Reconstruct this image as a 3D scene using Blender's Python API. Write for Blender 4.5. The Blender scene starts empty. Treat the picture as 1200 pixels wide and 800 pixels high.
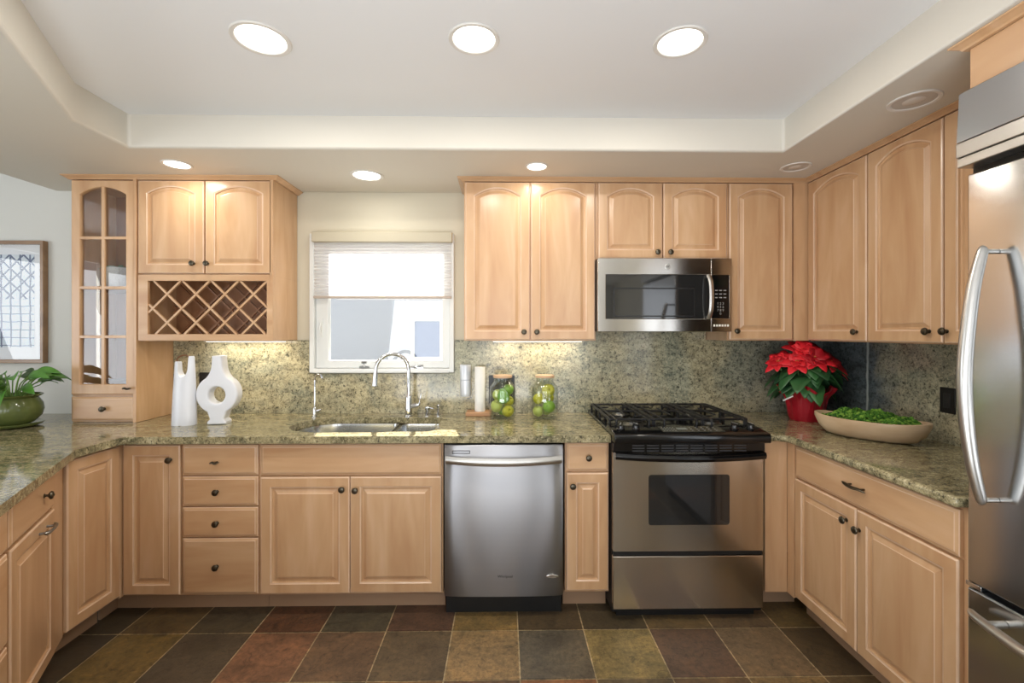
import bpy, math, random
from mathutils import Vector, Matrix
from mathutils.geometry import tessellate_polygon

# ------------------------------------------------------------------ camera, light, exposure
SC = bpy.context.scene
COL = SC.collection
F, CX, HY, EYE, YAW = 540.0, 600.0, 389.0, 1.43, 0.016
cs, sn = math.cos(YAW), math.sin(YAW)
cam = bpy.data.cameras.new('camera'); co = bpy.data.objects.new('camera', cam); COL.objects.link(co)
cam.sensor_width = 36; cam.lens = F / 1200 * 36; cam.shift_y = -(400 - HY) / 1200
cam.clip_start = 0.02
co.location = (0, 0, EYE); co.rotation_euler = (math.radians(90), 0, -YAW)
SC.camera = co
SC.view_settings.view_transform = 'Standard'; SC.view_settings.look = 'None'
SC.view_settings.gamma = 1; SC.view_settings.use_curve_mapping = False
SC.view_settings.exposure = 0.0
W = bpy.data.worlds.new('sky'); SC.world = W; W.use_nodes = True
bg = W.node_tree.nodes['Background']
bg.inputs[0].default_value = (0.80, 0.88, 1.0, 1); bg.inputs[1].default_value = 1.0

def light(name, kind, loc, energy, color=(1, 1, 1), direction=None, parent=None, **kw):
    l = bpy.data.lights.new(name, kind); l.energy = energy; l.color = color
    for k, v in kw.items(): setattr(l, k, v)
    o = bpy.data.objects.new(name, l); COL.objects.link(o); o.location = loc
    if direction is not None:
        o.rotation_euler = Vector(direction).to_track_quat('-Z', 'Y').to_euler()
    if parent: o.parent = parent
    return o

light('sun', 'SUN', (0, 6, 5), 30.0, (1, .95, .86), (.12, -.46, -.29), angle=0.009)
# unseen lamps added as fill in the rear and dining side window openings
for wx, ww in ((-1.75, 1.1), (-.1, .9), (1.3, .6)):
    light('rear_fill', 'AREA', (wx, -3.38, 1.45), 25*ww, (.95, .97, 1), (0, 1, 0.45), shape='RECTANGLE', size=ww, size_y=1.9)
light('side_fill', 'AREA', (-5.3, -0.4, 1.45), 55, (.92, .96, 1), (1, 0.05, .45), shape='RECTANGLE', size=2.6, size_y=1.8)
# unseen lamp added behind the camera, facing up to brighten the ceiling
light('ceiling_fill', 'AREA', (-0.4, -0.75, 0.55), 82, (.93, .965, 1), (0, .12, 1), shape='RECTANGLE', size=2.4, size_y=1.2)
CAN_W = 6.0        # watts of one ceiling downlight
UNDER_W = 1.3      # watts of one under cabinet strip

# ------------------------------------------------------------------ helpers
R = math.radians
def at(px, py, Y):
    u = (px - CX) / F; v = (HY - py) / F
    dx, dy = u * cs + sn, cs - u * sn
    t = Y / dy
    return (dx * t, Y, EYE + v * t)
def xat(px, Y): return at(px, HY, Y)[0]
def yat(px, X):
    u = (px - CX) / F
    return X / (u * cs + sn) * (cs - u * sn)

def tag(o, label=None, cat=None, group=None, kind=None):
    if label: o['label'] = label
    if cat: o['category'] = cat
    if group: o['group'] = group
    if kind: o['kind'] = kind
    return o
def thing(name, label, cat, loc=(0, 0, 0), rz=0, group=None):
    o = bpy.data.objects.new(name, None); COL.objects.link(o)
    o.location = loc; o.rotation_euler = (0, 0, rz); o.empty_display_size = .05
    return tag(o, label, cat, group)
def copy_tree(o, parent=None):
    c = o.copy(); COL.objects.link(c)
    if parent: c.parent = parent
    for ch in list(o.children): copy_tree(ch, c)
    return c

class MB:
    def __init__(s): s.v = []; s.f = []; s.m = []; s.mi = 0
    def add(s, vs, fs):
        n = len(s.v); s.v += [tuple(p) for p in vs]
        for f in fs: s.f.append([i + n for i in f]); s.m.append(s.mi)
    def box(s, x0, x1, y0, y1, z0, z1):
        if x0 > x1: x0, x1 = x1, x0
        if y0 > y1: y0, y1 = y1, y0
        if z0 > z1: z0, z1 = z1, z0
        s.add([(x0,y0,z0),(x1,y0,z0),(x1,y1,z0),(x0,y1,z0),(x0,y0,z1),(x1,y0,z1),(x1,y1,z1),(x0,y1,z1)],
              [(0,3,2,1),(4,5,6,7),(0,1,5,4),(1,2,6,5),(2,3,7,6),(3,0,4,7)])
        return s
    def lathe(s, prof, segs=32, c=(0,0,0), mat=None, sx=1, sy=1):
        vs = []; fs = []; idx = []
        for r, z in prof:
            if abs(r) < 1e-7: idx.append([len(vs)]); vs.append((0, 0, z))
            else:
                idx.append(list(range(len(vs), len(vs) + segs)))
                for k in range(segs):
                    a = 2 * math.pi * k / segs; vs.append((r * math.cos(a) * sx, r * math.sin(a) * sy, z))
        for a, b in zip(idx, idx[1:]):
            for k in range(segs):
                k2 = (k + 1) % segs
                if len(a) == 1 and len(b) == 1: continue
                if len(a) == 1: fs.append((a[0], b[k2], b[k]))
                elif len(b) == 1: fs.append((a[k], a[k2], b[0]))
                else: fs.append((a[k], a[k2], b[k2], b[k]))
        if mat is not None: vs = [mat @ Vector(p) for p in vs]
        vs = [(p[0] + c[0], p[1] + c[1], p[2] + c[2]) for p in vs]
        s.add(vs, fs); return s
    def tube(s, pts, rad, segs=12, flat=1.0, close=True):
        pts = [Vector(p) for p in pts]; n = len(pts)
        if not hasattr(rad, '__len__'): rad = [rad] * n
        t0 = (pts[1] - pts[0]).normalized()
        up = Vector((0, 0, 1)) if abs(t0.z) < .9 else Vector((0, 1, 0))
        nrm = t0.cross(up).normalized(); vs = []; fs = []
        for i, p in enumerate(pts):
            t = (pts[min(i + 1, n - 1)] - pts[max(i - 1, 0)]).normalized()
            nrm = (nrm - t * nrm.dot(t)).normalized(); b = t.cross(nrm)
            for k in range(segs):
                a = 2 * math.pi * k / segs
                vs.append(p + nrm * math.cos(a) * rad[i] + b * math.sin(a) * rad[i] * flat)
        for i in range(n - 1):
            for k in range(segs):
                k2 = (k + 1) % segs
                fs.append((i*segs + k, i*segs + k2, (i+1)*segs + k2, (i+1)*segs + k))
        if close:
            fs.append(tuple(range(segs))[::-1]); fs.append(tuple((n-1)*segs + k for k in range(segs)))
        s.add(vs, fs); return s
    def prism(s, poly, a0, a1, plane='xy', holes=()):
        """polygon extruded along the third axis; holes cut right through"""
        loops = [list(poly)] + [list(h) for h in holes]
        flat = [p for l in loops for p in l]; n = len(flat)
        def P(p, a): return {'xy': (p[0], p[1], a), 'xz': (p[0], a, p[1]), 'yz': (a, p[0], p[1])}[plane]
        vs = [P(p, a0) for p in flat] + [P(p, a1) for p in flat]
        if holes:
            tris = tessellate_polygon([[Vector((p[0], p[1], 0)) for p in l] for l in loops])
            fs = [tuple(t) for t in tris] + [tuple(i + n for i in t[::-1]) for t in tris]
        else:
            fs = [tuple(range(n))[::-1], tuple(range(n, 2 * n))]
        b = 0
        for l in loops:
            m = len(l)
            for k in range(m):
                k2 = (k + 1) % m; fs.append((b + k, b + k2, b + k2 + n, b + k + n))
            b += m
        s.add(vs, fs); return s
    def rings(s, rs, cap=True, pale=()):
        n = len(rs[0]); vs = [p for r in rs for p in r]; fs = []
        ms = []
        for i in range(len(rs) - 1):
            for k in range(n):
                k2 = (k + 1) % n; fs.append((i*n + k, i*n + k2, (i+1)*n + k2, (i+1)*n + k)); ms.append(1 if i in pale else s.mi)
        if cap: fs.append(tuple((len(rs)-1)*n + k for k in range(n))); ms.append(s.mi)
        s.add(vs, fs); s.m[len(s.m) - len(fs):] = ms; return s
    def build(s, name, mat, parent=None, smooth=False, bevel=0, bseg=2, angle=40, sub=0, loc=None):
        me = bpy.data.meshes.new(name); me.from_pydata(s.v, [], s.f)
        mats = mat if isinstance(mat, (list, tuple)) else [mat]
        for m in mats: me.materials.append(m)
        if len(mats) > 1:
            for p, i in zip(me.polygons, s.m): p.material_index = i
        import bmesh
        b = bmesh.new(); b.from_mesh(me)
        bmesh.ops.remove_doubles(b, verts=b.verts, dist=1e-6)
        bmesh.ops.recalc_face_normals(b, faces=b.faces); b.to_mesh(me); b.free()
        o = bpy.data.objects.new(name, me); COL.objects.link(o)
        if parent: o.parent = parent
        if loc: o.location = loc
        if bevel:
            m = o.modifiers.new('bevel', 'BEVEL'); m.width = bevel; m.segments = bseg
            m.limit_method = 'ANGLE'; m.angle_limit = R(angle)
        if sub:
            m = o.modifiers.new('sub', 'SUBSURF'); m.levels = sub; m.render_levels = sub
        if smooth or bevel:
            me.polygons.foreach_set('use_smooth', [True] * len(me.polygons))
            try: me.set_sharp_from_angle(angle=R(38))
            except Exception: pass
        return o

def spline(ctrl, n=8):
    P = [Vector(p) for p in ctrl]; P = [P[0]*2 - P[1]] + P + [P[-1]*2 - P[-2]]; out = []
    for i in range(1, len(P) - 2):
        for k in range(n):
            t = k / n; a, b, c, d = P[i-1], P[i], P[i+1], P[i+2]
            out.append(.5*((2*b) + (c-a)*t + (2*a-5*b+4*c-d)*t*t + (3*b-a-3*c+d)*t**3))
    out.append(P[-2]); return out

def sweep(mb, path, prof):
    """profile (out, z) swept along a flat path, mitred; out is to the right of travel"""
    P = [Vector((p[0], p[1])) for p in path]; rs = []
    for i, p in enumerate(P):
        def nr(a, b): d = (b - a).normalized(); return Vector((d.y, -d.x))
        if i == 0: m = nr(P[0], P[1])
        elif i == len(P) - 1: m = nr(P[-2], P[-1])
        else:
            a, b = nr(P[i-1], p), nr(p, P[i+1]); m = (a + b) / (1 + a.dot(b))
        rs.append([(p.x + m.x * o, p.y + m.y * o, z) for o, z in prof])
    mb.rings(rs, cap=True); n = len(prof); mb.add(rs[0], [tuple(range(n))[::-1]])

# ------------------------------------------------------------------ materials
def lin(c):
    return tuple(((x/255)/12.92 if x/255 <= .04045 else ((x/255+.055)/1.055)**2.4) for x in c)
def mat(name, col=(128,128,128), rough=.5, metal=0, srgb=True, **kw):
    m = bpy.data.materials.new(name); m.use_nodes = True
    b = m.node_tree.nodes['Principled BSDF']; c = lin(col) if srgb else col
    b.inputs['Base Color'].default_value = (*c, 1); b.inputs['Roughness'].default_value = rough
    b.inputs['Metallic'].default_value = metal
    for k, v in kw.items(): b.inputs[k.replace('_', ' ')].default_value = v
    return m
class NT:
    def __init__(s, m): s.m = m; s.t = m.node_tree; s.b = s.t.nodes['Principled BSDF']
    def n(s, typ, ins=None, **kw):
        x = s.t.nodes.new(typ)
        for k, v in kw.items(): setattr(x, k, v)
        for k, v in (ins or {}).items():
            if isinstance(v, bpy.types.NodeSocket): s.t.links.new(v, x.inputs[k])
            else: x.inputs[k].default_value = v
        return x
    def link(s, a, b): s.t.links.new(a, b)
    def coords(s, scale=(1,1,1), kind='Object', loc=(0,0,0)):
        tc = s.n('ShaderNodeTexCoord')
        return s.n('ShaderNodeMapping', {'Vector': tc.outputs[kind], 'Scale': scale, 'Location': loc}).outputs[0]
    def noise(s, vec, scale, detail=4, rough=.5, dist=0):
        return s.n('ShaderNodeTexNoise', {'Vector': vec, 'Scale': scale, 'Detail': detail, 'Roughness': rough, 'Distortion': dist}).outputs[0]
    def ramp(s, fac, stops, interp='LINEAR'):
        r = s.n('ShaderNodeValToRGB', {'Fac': fac}); e = r.color_ramp.elements; r.color_ramp.interpolation = interp
        while len(e) < len(stops): e.new(.5)
        for i, (p, c) in enumerate(stops): e[i].position = p; e[i].color = (*c, 1)
        return r.outputs[0]
    def mix(s, fac, a, b, blend='MIX'):
        x = s.n('ShaderNodeMix', data_type='RGBA', blend_type=blend)
        for k, v in ((0, fac), (6, a), (7, b)):
            if isinstance(v, bpy.types.NodeSocket): s.t.links.new(v, x.inputs[k])
            elif k == 0: x.inputs[0].default_value = v
            else: x.inputs[k].default_value = (*v, 1)
        return x.outputs[2]
    def math(s, op, a, b=0):
        x = s.n('ShaderNodeMath', operation=op)
        for i, v in enumerate((a, b)):
            if isinstance(v, bpy.types.NodeSocket): s.t.links.new(v, x.inputs[i])
            else: x.inputs[i].default_value = v
        return x.outputs[0]
    def bump(s, h, strength=.2, dist=.002):
        s.link(s.n('ShaderNodeBump', {'Height': h, 'Strength': strength, 'Distance': dist}).outputs[0], s.b.inputs['Normal'])

def wood(name, scale, base=(207,168,128), dark=(190,146,106), pale=(219,184,148)):
    m = mat(name, base, .34); t = NT(m)
    v = t.coords(scale)
    ri = t.n('ShaderNodeObjectInfo').outputs['Random']
    off = t.n('ShaderNodeCombineXYZ', {0: t.math('MULTIPLY', ri, 31), 1: t.math('MULTIPLY', ri, 17), 2: t.math('MULTIPLY', ri, 23)}).outputs[0]
    v2 = t.n('ShaderNodeVectorMath', {0: v, 1: off}, operation='ADD').outputs[0]
    a = t.noise(v2, 3.0, 3, .55, .6); b = t.noise(v2, 26, 4, .6)
    c = t.ramp(a, [(.25, lin(dark)), (.55, lin(base)), (.8, lin(pale))])
    c = t.mix(t.ramp(b, [(.35, (.10,.10,.10)), (.7, (0,0,0))]), c, lin(dark))
    hv = t.n('ShaderNodeHueSaturation', {'Color': c, 'Value': t.math('ADD', .95, t.math('MULTIPLY', ri, .10))}).outputs[0]
    t.link(hv, t.b.inputs['Base Color']); t.b.inputs['Coat Weight'].default_value = .35
    t.b.inputs['Coat Roughness'].default_value = .18
    t.bump(b, .04, .001)
    return m
WV = wood('maple_upright_grain', (3.2, 3.2, .55))
WH = wood('maple_level_grain', (.55, 3.2, 3.2))
WVP = wood('maple_pale_edge', (3.2, 3.2, 3.2), (222,190,160), (214,180,148), (232,204,178))  # paler maple for the edge bevels and panel beads
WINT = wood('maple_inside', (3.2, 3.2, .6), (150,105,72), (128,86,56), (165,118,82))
TOE = mat('toe_board', (168,136,108), .6)  # same maple toned down, the recess shade is put into the colour

def granite(name, kind):
    m = mat(name, (120,115,90), .09 if kind == 'top' else .16); t = NT(m)
    v = t.coords((1,1,1))
    big = t.noise(v, 1.7, 5, .6, 1.2)
    vs = t.coords((1.0, 2.6, 1.0) if kind == 'top' else (1.0, 1.0, 1.8))
    mid = t.noise(vs, 8, 6, .65, 1.0)
    fine = t.noise(v, 62, 4, .8, .6); fine2 = t.noise(v, 150, 3, .7)
    if kind == 'top':
        c1 = t.ramp(mid, [(.28, lin((92,90,70))), (.45, lin((140,132,100))), (.58, lin((168,157,120))), (.75, lin((200,190,154)))])
    else:
        c1 = t.ramp(mid, [(.28, lin((124,120,98))), (.45, lin((170,160,128))), (.6, lin((198,186,148))), (.78, lin((220,208,172)))])
        c2 = t.ramp(mid, [(.3, lin((118,124,110))), (.5, lin((162,162,138))), (.75, lin((200,196,168)))])
        c1 = t.mix(t.ramp(big, [(.42, (0,0,0)), (.6, (1,1,1))]), c1, c2)
    c = t.mix(t.ramp(fine, [(.36, (.9,)*3), (.47, (0,0,0))]), c1, lin((36,36,30)))
    c = t.mix(t.ramp(fine, [(.54, (0,0,0)), (.64, (.7,)*3)]), c, lin((214,204,170)))
    vo = t.n('ShaderNodeTexVoronoi', {'Vector': v, 'Scale': 42}).outputs[0]
    c = t.mix(t.ramp(vo, [(.09, (.8,)*3), (.17, (0,0,0))]), c, lin((48,38,30)))
    c = t.mix(t.ramp(fine2, [(.35, (.5,)*3), (.5, (0,0,0))]), c, lin((50,50,42)))
    if kind == 'splash':
        # the slab turns to dark slate towards the right hand corner, with one pale vein
        sep = t.n('ShaderNodeSeparateXYZ', {0: v}); X, Y_ = sep.outputs[0], sep.outputs[1]
        wob = t.math('MULTIPLY', t.math('SUBTRACT', t.noise(v, 3.5, 4, .6), .5), .55)
        g = t.math('SUBTRACT', X, t.math('MULTIPLY', Y_, 1.0))      # grows round the corner towards the camera
        g = t.math('ADD', g, wob)
        f = t.ramp(t.math('MULTIPLY', t.math('ADD', g, 3), .2), [(.27, (0,0,0)), (.34, (.5,)*3), (.40, (.6,)*3), (.44, (.95,)*3), (.505, (.95,)*3), (.535, (.3,)*3), (.65, (.2,)*3)])
        slate = t.mix(t.ramp(mid, [(.3, (0,0,0)), (.7, (1,1,1))]), lin((48,56,60)), lin((96,108,114)))
        slate = t.mix(t.ramp(fine, [(.4, (.6,)*3), (.5, (0,0,0))]), slate, lin((28,30,30)))
        c = t.mix(f, c, slate)
        vein = t.math('ABSOLUTE', t.math('SUBTRACT', t.math('ADD', t.math('SUBTRACT', X, Y_), t.math('MULTIPLY', t.math('SUBTRACT', t.noise(v, 5, 3, .5), .5), .06)), -.52), 0)
        c = t.mix(t.ramp(vein, [(.004, (.75,)*3), (.011, (0,0,0))]), c, lin((176,184,178)))
    t.link(c, t.b.inputs['Base Color'])
    t.b.inputs['Specular IOR Level'].default_value = .6
    return m
GT = granite('granite_top', 'top'); GS = granite('granite_splash', 'splash')

def steel(name, col=(178,178,178), rough=.2, aniso=.85, rot=0.25):
    m = mat(name, col, rough, 1.0); t = NT(m)
    tg = t.n('ShaderNodeTangent', direction_type='RADIAL', axis='Z')
    t.link(tg.outputs[0], t.b.inputs['Tangent'])
    t.b.inputs['Anisotropic'].default_value = aniso; t.b.inputs['Anisotropic Rotation'].default_value = rot
    n = t.noise(t.coords((1, 1, 1)), 3, 2, .5)
    t.link(t.math('ADD', rough - .03, t.math('MULTIPLY', n, .06)), t.b.inputs['Roughness'])
    return m
STEEL = steel('brushed_steel', (196,192,186)); STEEL_SOFT = steel('satin_steel', (196,194,190), .32, .3)
STEEL_FRIDGE = steel('fridge_steel', (196,198,200), .16, .6)
SINKM = mat('sink_steel', (200,202,204), .22, 1)
CHROME = mat('chrome', (215,217,220), .06, 1)
PEWTER = mat('pewter', (92,86,74), .36, 1)
BLACK = mat('black_enamel', (14,14,15), .12); BLACKM = mat('black_matte', (16,16,16), .5)
IRON = mat('cast_iron', (22,22,23), .42)
DARKGLASS = mat('dark_glass', (36,36,36), .05); DARKGLASS.node_tree.nodes['Principled BSDF'].inputs['Specular IOR Level'].default_value = .9
SCREEN = mat('display', (10,20,14), .1)
WHITEC = mat('white_ceramic', (226,228,234), .28); PAPER = mat('paper', (236,236,232), .9)
VINYL = mat('white_vinyl', (226,228,226), .35)
PLASTIC = mat('switch_black', (18,18,18), .3)
LIGHTWOOD = mat('light_wood', (188,144,106), .5)
WHITEM = mat('white_metal', (225,222,216), .4)
def paint(name, c, r=.6, b=.12):
    m = mat(name, c, r); t = NT(m); t.bump(t.noise(t.coords(), 90, 3, .6), b, .0012); return m
CEIL = paint('ceiling_paint', (234,235,236)); SOFF = paint('soffit_paint', (216,211,200)); WALLP = paint('wall_paint_cream', (208,201,181))
WALLW = paint('wall_paint_pale', (214,214,208))

def glass(name, rough=0.0, tint=(1,1,1), refl=.06):
    m = bpy.data.materials.new(name); m.use_nodes = True; t = m.node_tree; t.nodes.clear()
    o = t.nodes.new('ShaderNodeOutputMaterial'); g = t.nodes.new('ShaderNodeBsdfGlossy'); tr = t.nodes.new('ShaderNodeBsdfTransparent')
    mx = t.nodes.new('ShaderNodeMixShader'); lw = t.nodes.new('ShaderNodeLayerWeight'); lw.inputs[0].default_value = .5
    pw = t.nodes.new('ShaderNodeMath'); pw.operation = 'POWER'; pw.inputs[1].default_value = 4.0; t.links.new(lw.outputs['Facing'], pw.inputs[0])
    fr = t.nodes.new('ShaderNodeMath'); fr.operation = 'MULTIPLY_ADD'; fr.inputs[1].default_value = .8; fr.inputs[2].default_value = refl; t.links.new(pw.outputs[0], fr.inputs[0])
    g.inputs['Roughness'].default_value = rough; tr.inputs[0].default_value = (*tint, 1)
    t.links.new(fr.outputs[0], mx.inputs[0]); t.links.new(tr.outputs[0], mx.inputs[1]); t.links.new(g.outputs[0], mx.inputs[2])
    t.links.new(mx.outputs[0], o.inputs[0]); return m
PANE = glass('clear_pane'); JARG = glass('jar_glass', .0, (.965,.985,.975))
def emit(name, col, s):
    m = mat(name, (255,255,255)); b = m.node_tree.nodes['Principled BSDF']
    b.inputs['Emission Color'].default_value = (*col, 1); b.inputs['Emission Strength'].default_value = s; return m
LENS_ON = emit('lens_lit', (1, .96, .88), 6); LENS_OFF = mat('lens_off', (190,186,180), .3)
def leafmat(name, a, b, rough=.4):
    m = mat(name, a, rough); t = NT(m)
    t.link(t.mix(t.noise(t.coords(), 22, 3, .6), lin(a), lin(b)), t.b.inputs['Base Color'])
    t.b.inputs['Subsurface Weight'].default_value = .0
    return m

# ------------------------------------------------------------------ the room
YW, XW = 2.966, 2.07          # faces of back and right wall
ZC, ZT = 2.322, 2.484         # soffit and tray ceiling height
def struct(o): o['kind'] = 'structure'; return o
WX0, WX1, WZ0, WZ1 = -1.237, -.322, 1.172, 2.055
# floor: slate tiles, each with its own stone colour
T = .315; gx0, gy0 = .064, 2.21
rowA = {-8:(44,38,30),-7:(50,42,30),-6:(84,68,44),-5:(62,56,44),-4:(80,52,38),-3:(66,62,50),-2:(78,56,46),-1:(118,96,58),0:(70,58,42),1:(64,56,42),2:(92,76,52),3:(88,72,54),4:(88,72,44)}
rowB = {-8:(48,40,32),-7:(50,43,34),-6:(98,80,44),-5:(66,58,48),-4:(112,78,58),-3:(92,72,56),-2:(84,72,56),-1:(132,108,74),0:(84,78,66),1:(124,108,68),2:(84,64,52),3:(104,86,64),4:(66,54,38),5:(80,66,50)}
rowC = {-6:(70,60,44),-5:(104,84,52),-4:(84,66,50),-3:(72,60,48),-2:(116,86,56),-1:(86,64,46),0:(128,84,54),1:(84,72,50),2:(92,72,50),3:(110,90,60),4:(86,70,48)}
pal = [(84,68,46),(62,54,44),(124,82,54),(104,88,58),(88,80,66),(60,50,40),(116,98,62)]
random.seed(4)
v = []; f = []; cols = []
gw = .0028
def quad(x0, x1, y0, y1, c, z=0):
    n = len(v); v.extend([(x0,y0,z),(x1,y0,z),(x1,y1,z),(x0,y1,z)]); f.append((n,n+1,n+2,n+3)); cols.append(c)
for j in range(-19, 3):
    for i in range(-18, 7):
        x0, y0 = gx0 + i*T, gy0 + j*T
        if x0 + T > XW + .3 or y0 + T > YW + .4: pass
        c = {0: rowA, -1: rowB, -2: rowC}.get(j, {}).get(i) or random.choice(pal)
        quad(x0 + gw, x0 + T - gw, y0 + gw, y0 + T - gw, c)
me = bpy.data.meshes.new('floor')
n = len(v); v.extend([(-5.6,-3.8,-.0025),(2.4,-3.8,-.0025),(2.4,3.2,-.0025),(-5.6,3.2,-.0025)]); f.append((n,n+1,n+2,n+3)); cols.append((172,154,120))
me.from_pydata(v, [], f); at_ = me.color_attributes.new('stone', 'FLOAT_COLOR', 'CORNER'); k = 0
for p, c in zip(me.polygons, cols):
    for _ in p.vertices: at_.data[k].color = (*[x_*1.3 for x_ in lin(c)], 1); k += 1
SL = mat('slate', (90,80,60), .42); t = NT(SL)
ca = t.n('ShaderNodeVertexColor', layer_name='stone').outputs[0]
vv = t.coords(); n1 = t.noise(vv, 7, 6, .65, .8); n2 = t.noise(vv, 48, 6, .8)
c = t.mix(1, ca, t.ramp(n1, [(.3, (.55,.56,.58)), (.5, (1,1,1)), (.72, (1.5,1.38,1.2))]), 'MULTIPLY')
c = t.mix(1, c, t.ramp(n2, [(.34, (.55,)*3), (.66, (1.5,)*3)]), 'MULTIPLY')
c = t.mix(.22, c, lin((92,76,54)))
fl_ = t.noise(vv, 21, 5, .75)
c = t.mix(t.ramp(fl_, [(.70, (0,0,0)), (.78, (.55,)*3)]), c, lin((190,176,148)))
c = t.mix(t.ramp(t.noise(vv, 15, 6, .8, 1.5), [(.36, (.55,)*3), (.46, (0,0,0))]), c, lin((40,34,28)))
c = t.mix(t.ramp(t.noise(vv, 3.1, 3, .5), [(.62, (0,0,0)), (.75, (.35,)*3)]), c, lin((96,84,52)))
t.link(c, t.b.inputs['Base Color']); t.bump(t.math('ADD', n1, t.math('MULTIPLY', n2, .4)), .5, .006)
t.link(t.ramp(n2, [(.3, (.30,)*3), (.7, (.52,)*3)]), t.b.inputs['Roughness'])
me.materials.append(SL); fo = bpy.data.objects.new('floor', me); COL.objects.link(fo); struct(fo)

def wall_xz(name, x0, x1, z0, z1, y0, y1, holes, m):
    b = MB(); b.prism([(x0,z0),(x1,z0),(x1,z1),(x0,z1)], y0, y1, 'xz', [[(a,c),(b_,c),(b_,d),(a,d)] for a,b_,c,d in holes]) if holes else b.box(x0,x1,y0,y1,z0,z1)
    return struct(b.build(name, m))
wall_xz('wall_back', -2.46, XW, -.02, 2.75, YW, YW + .16, [(WX0+.012, WX1-.012, WZ0+.012, WZ1)], WALLP)
wall_xz('wall_back_dining', -5.5, -2.46, -.02, 2.75, YW, YW + .16, [], WALLW)
struct(MB().box(XW, XW + .12, -3.6, YW + .16, -.02, 2.75).build('wall_right', WALLP))
b = MB(); b.prism([(-3.6,-.02),(YW+.16,-.02),(YW+.16,2.75),(-3.6,2.75)], -5.5, -5.4, 'yz', [[(-1.9,.5),(1.1,.5),(1.1,2.4),(-1.9,2.4)]])
struct(b.build('wall_left', WALLW))
wall_xz('wall_front', -5.5, XW + .12, -.02, 2.75, -3.6, -3.5, [(-2.35, -1.15, .45, 2.45), (-.6, .4, .45, 2.45), (.95, 1.65, .45, 2.45)], WALLW)  # unseen; openings laid out to break up reflections in the steel
def winframe(name, horiz, a0, a1, z0, z1, p, n):
    b = MB()
    def bx(u0, u1, w0, w1):
        if horiz: b.box(u0, u1, p, p + .05, w0, w1)
        else: b.box(p, p + .05, u0, u1, w0, w1)
    bx(a0, a1, z0, z0 + .06); bx(a0, a1, z1 - .06, z1)
    for k in range(n + 1):
        u = a0 + (a1 - a0 - .06) * k / n; bx(u, u + .06, z0, z1)
    return struct(b.build(name, VINYL, bevel=.003))
winframe('window_2', True, -2.35, -1.15, .45, 2.45, -3.48, 1); winframe('window_4', True, -.6, .4, .45, 2.45, -3.48, 1); winframe('window_5', True, .95, 1.65, .45, 2.45, -3.48, 1); winframe('window_3', False, -1.9, 1.1, .5, 2.4, -5.42, 3)
# soffit with tray
tray = [(1.383, 2.26), (-1.82, 2.26), (-1.82, 1.98), (-1.82 + .5*1.9, 1.98 - .866*1.9), (-1.82 + .95, -1.0), (1.383, -1.0)]
b = MB(); b.prism([(-2.84, YW), (-2.84, 1.7), (-1.7, -.3), (-1.7, -3.5), (XW, -3.5), (XW, YW)], ZC, ZT + .12, 'xy', [tray])
struct(b.build('ceiling_soffit', SOFF, bevel=.012, bseg=3))
struct(MB().box(-1.95, 1.5, -1.1, 2.38, ZT, ZT + .08).build('ceiling', CEIL))
struct(MB().box(-5.5, 2.19, -3.6, YW + .16, 2.72, 2.78).build('ceiling_upper', CEIL))

# granite splash (one slab against each wall), cut round the window
SY, SX = 2.946, 2.05; CT, CB = .914, .879
b = MB(); zt = 1.3793; gsx = xat(160, 2.655) + .001
b.prism([(gsx, CT+.0005), (SX, CT+.0005), (SX, zt), (1.294, zt), (1.294, 1.46), (.536, 1.46), (.536, zt), (WX1 + .004, zt), (WX1 + .004, WZ0 - .006), (WX0 - .004, WZ0 - .006), (WX0 - .004, zt), (gsx, zt)], SY, YW - .0005, 'xz')
tag(b.build('backsplash', GS), 'speckled green and tan granite slab backsplash behind sink and stove', 'backsplash')
b = MB().box(SX, XW - .0005, 1.42, SY - .001, CT + .0005, zt)
tag(b.build('backsplash', GS), 'dark slate-toned granite backsplash on the right wall behind the wooden bowl', 'backsplash')

# window over the sink
root = thing('window_1', None, None, (0, 0, 0)); root['kind'] = 'structure'
def rect(x0, x1, z0, z1): return [(x0,z0),(x1,z0),(x1,z1),(x0,z1)]
MB().prism(rect(WX0, WX1, WZ0, WZ1), YW - .030, YW + .06, 'xz', [rect(WX0 + .028, WX1 - .028, WZ0 + .026, WZ1 - .03)]).build('window_frame', VINYL, root, bevel=.004)
MB().prism(rect(WX0 + .029, WX1 - .029, WZ0 + .027, WZ1 - .03), YW + .0, YW + .05, 'xz', [rect(WX0 + .108, WX1 - .078, WZ0 + .076, WZ1 - .08)]).build('sash', VINYL, root, bevel=.005)
MB().box(WX0 + .10, WX1 - .07, YW + .028, YW + .034, WZ0 + .07, WZ1 - .07).build('glass_pane', PANE, root)
MB().box(WX0 + .03, WX1 - .03, YW - .045, YW - .0305, WZ0 + .0, WZ0 + .012).build('window_sill', VINYL, root, bevel=.003)
p = at(428, 427, YW)
b = MB().box(p[0]-.03, p[0]+.03, YW-.024, YW-.001, WZ0+.028, WZ0+.042); b.tube([(p[0], YW-.02, WZ0+.04), (p[0], YW-.03, WZ0+.062)], .008, 10); b.tube(spline([(p[0]-.012, YW-.032, WZ0+.066), (p[0]+.02, YW-.034, WZ0+.068)]), [.008]*9, 8)
b.build('window_crank', CHROME, root, smooth=True)
p = at(487, 428, YW)
b = MB(); b.tube(spline([(p[0]-.05, YW-.012, WZ0+.034), (p[0], YW-.022, WZ0+.036), (p[0]+.05, YW-.014, WZ0+.046)]), .006, 8); b.box(p[0]-.05, p[0]+.05, YW-.012, YW-.001, WZ0+.027, WZ0+.033)
b.build('crank_lever', CHROME, root, smooth=True)
p = at(377, 384, YW)
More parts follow.
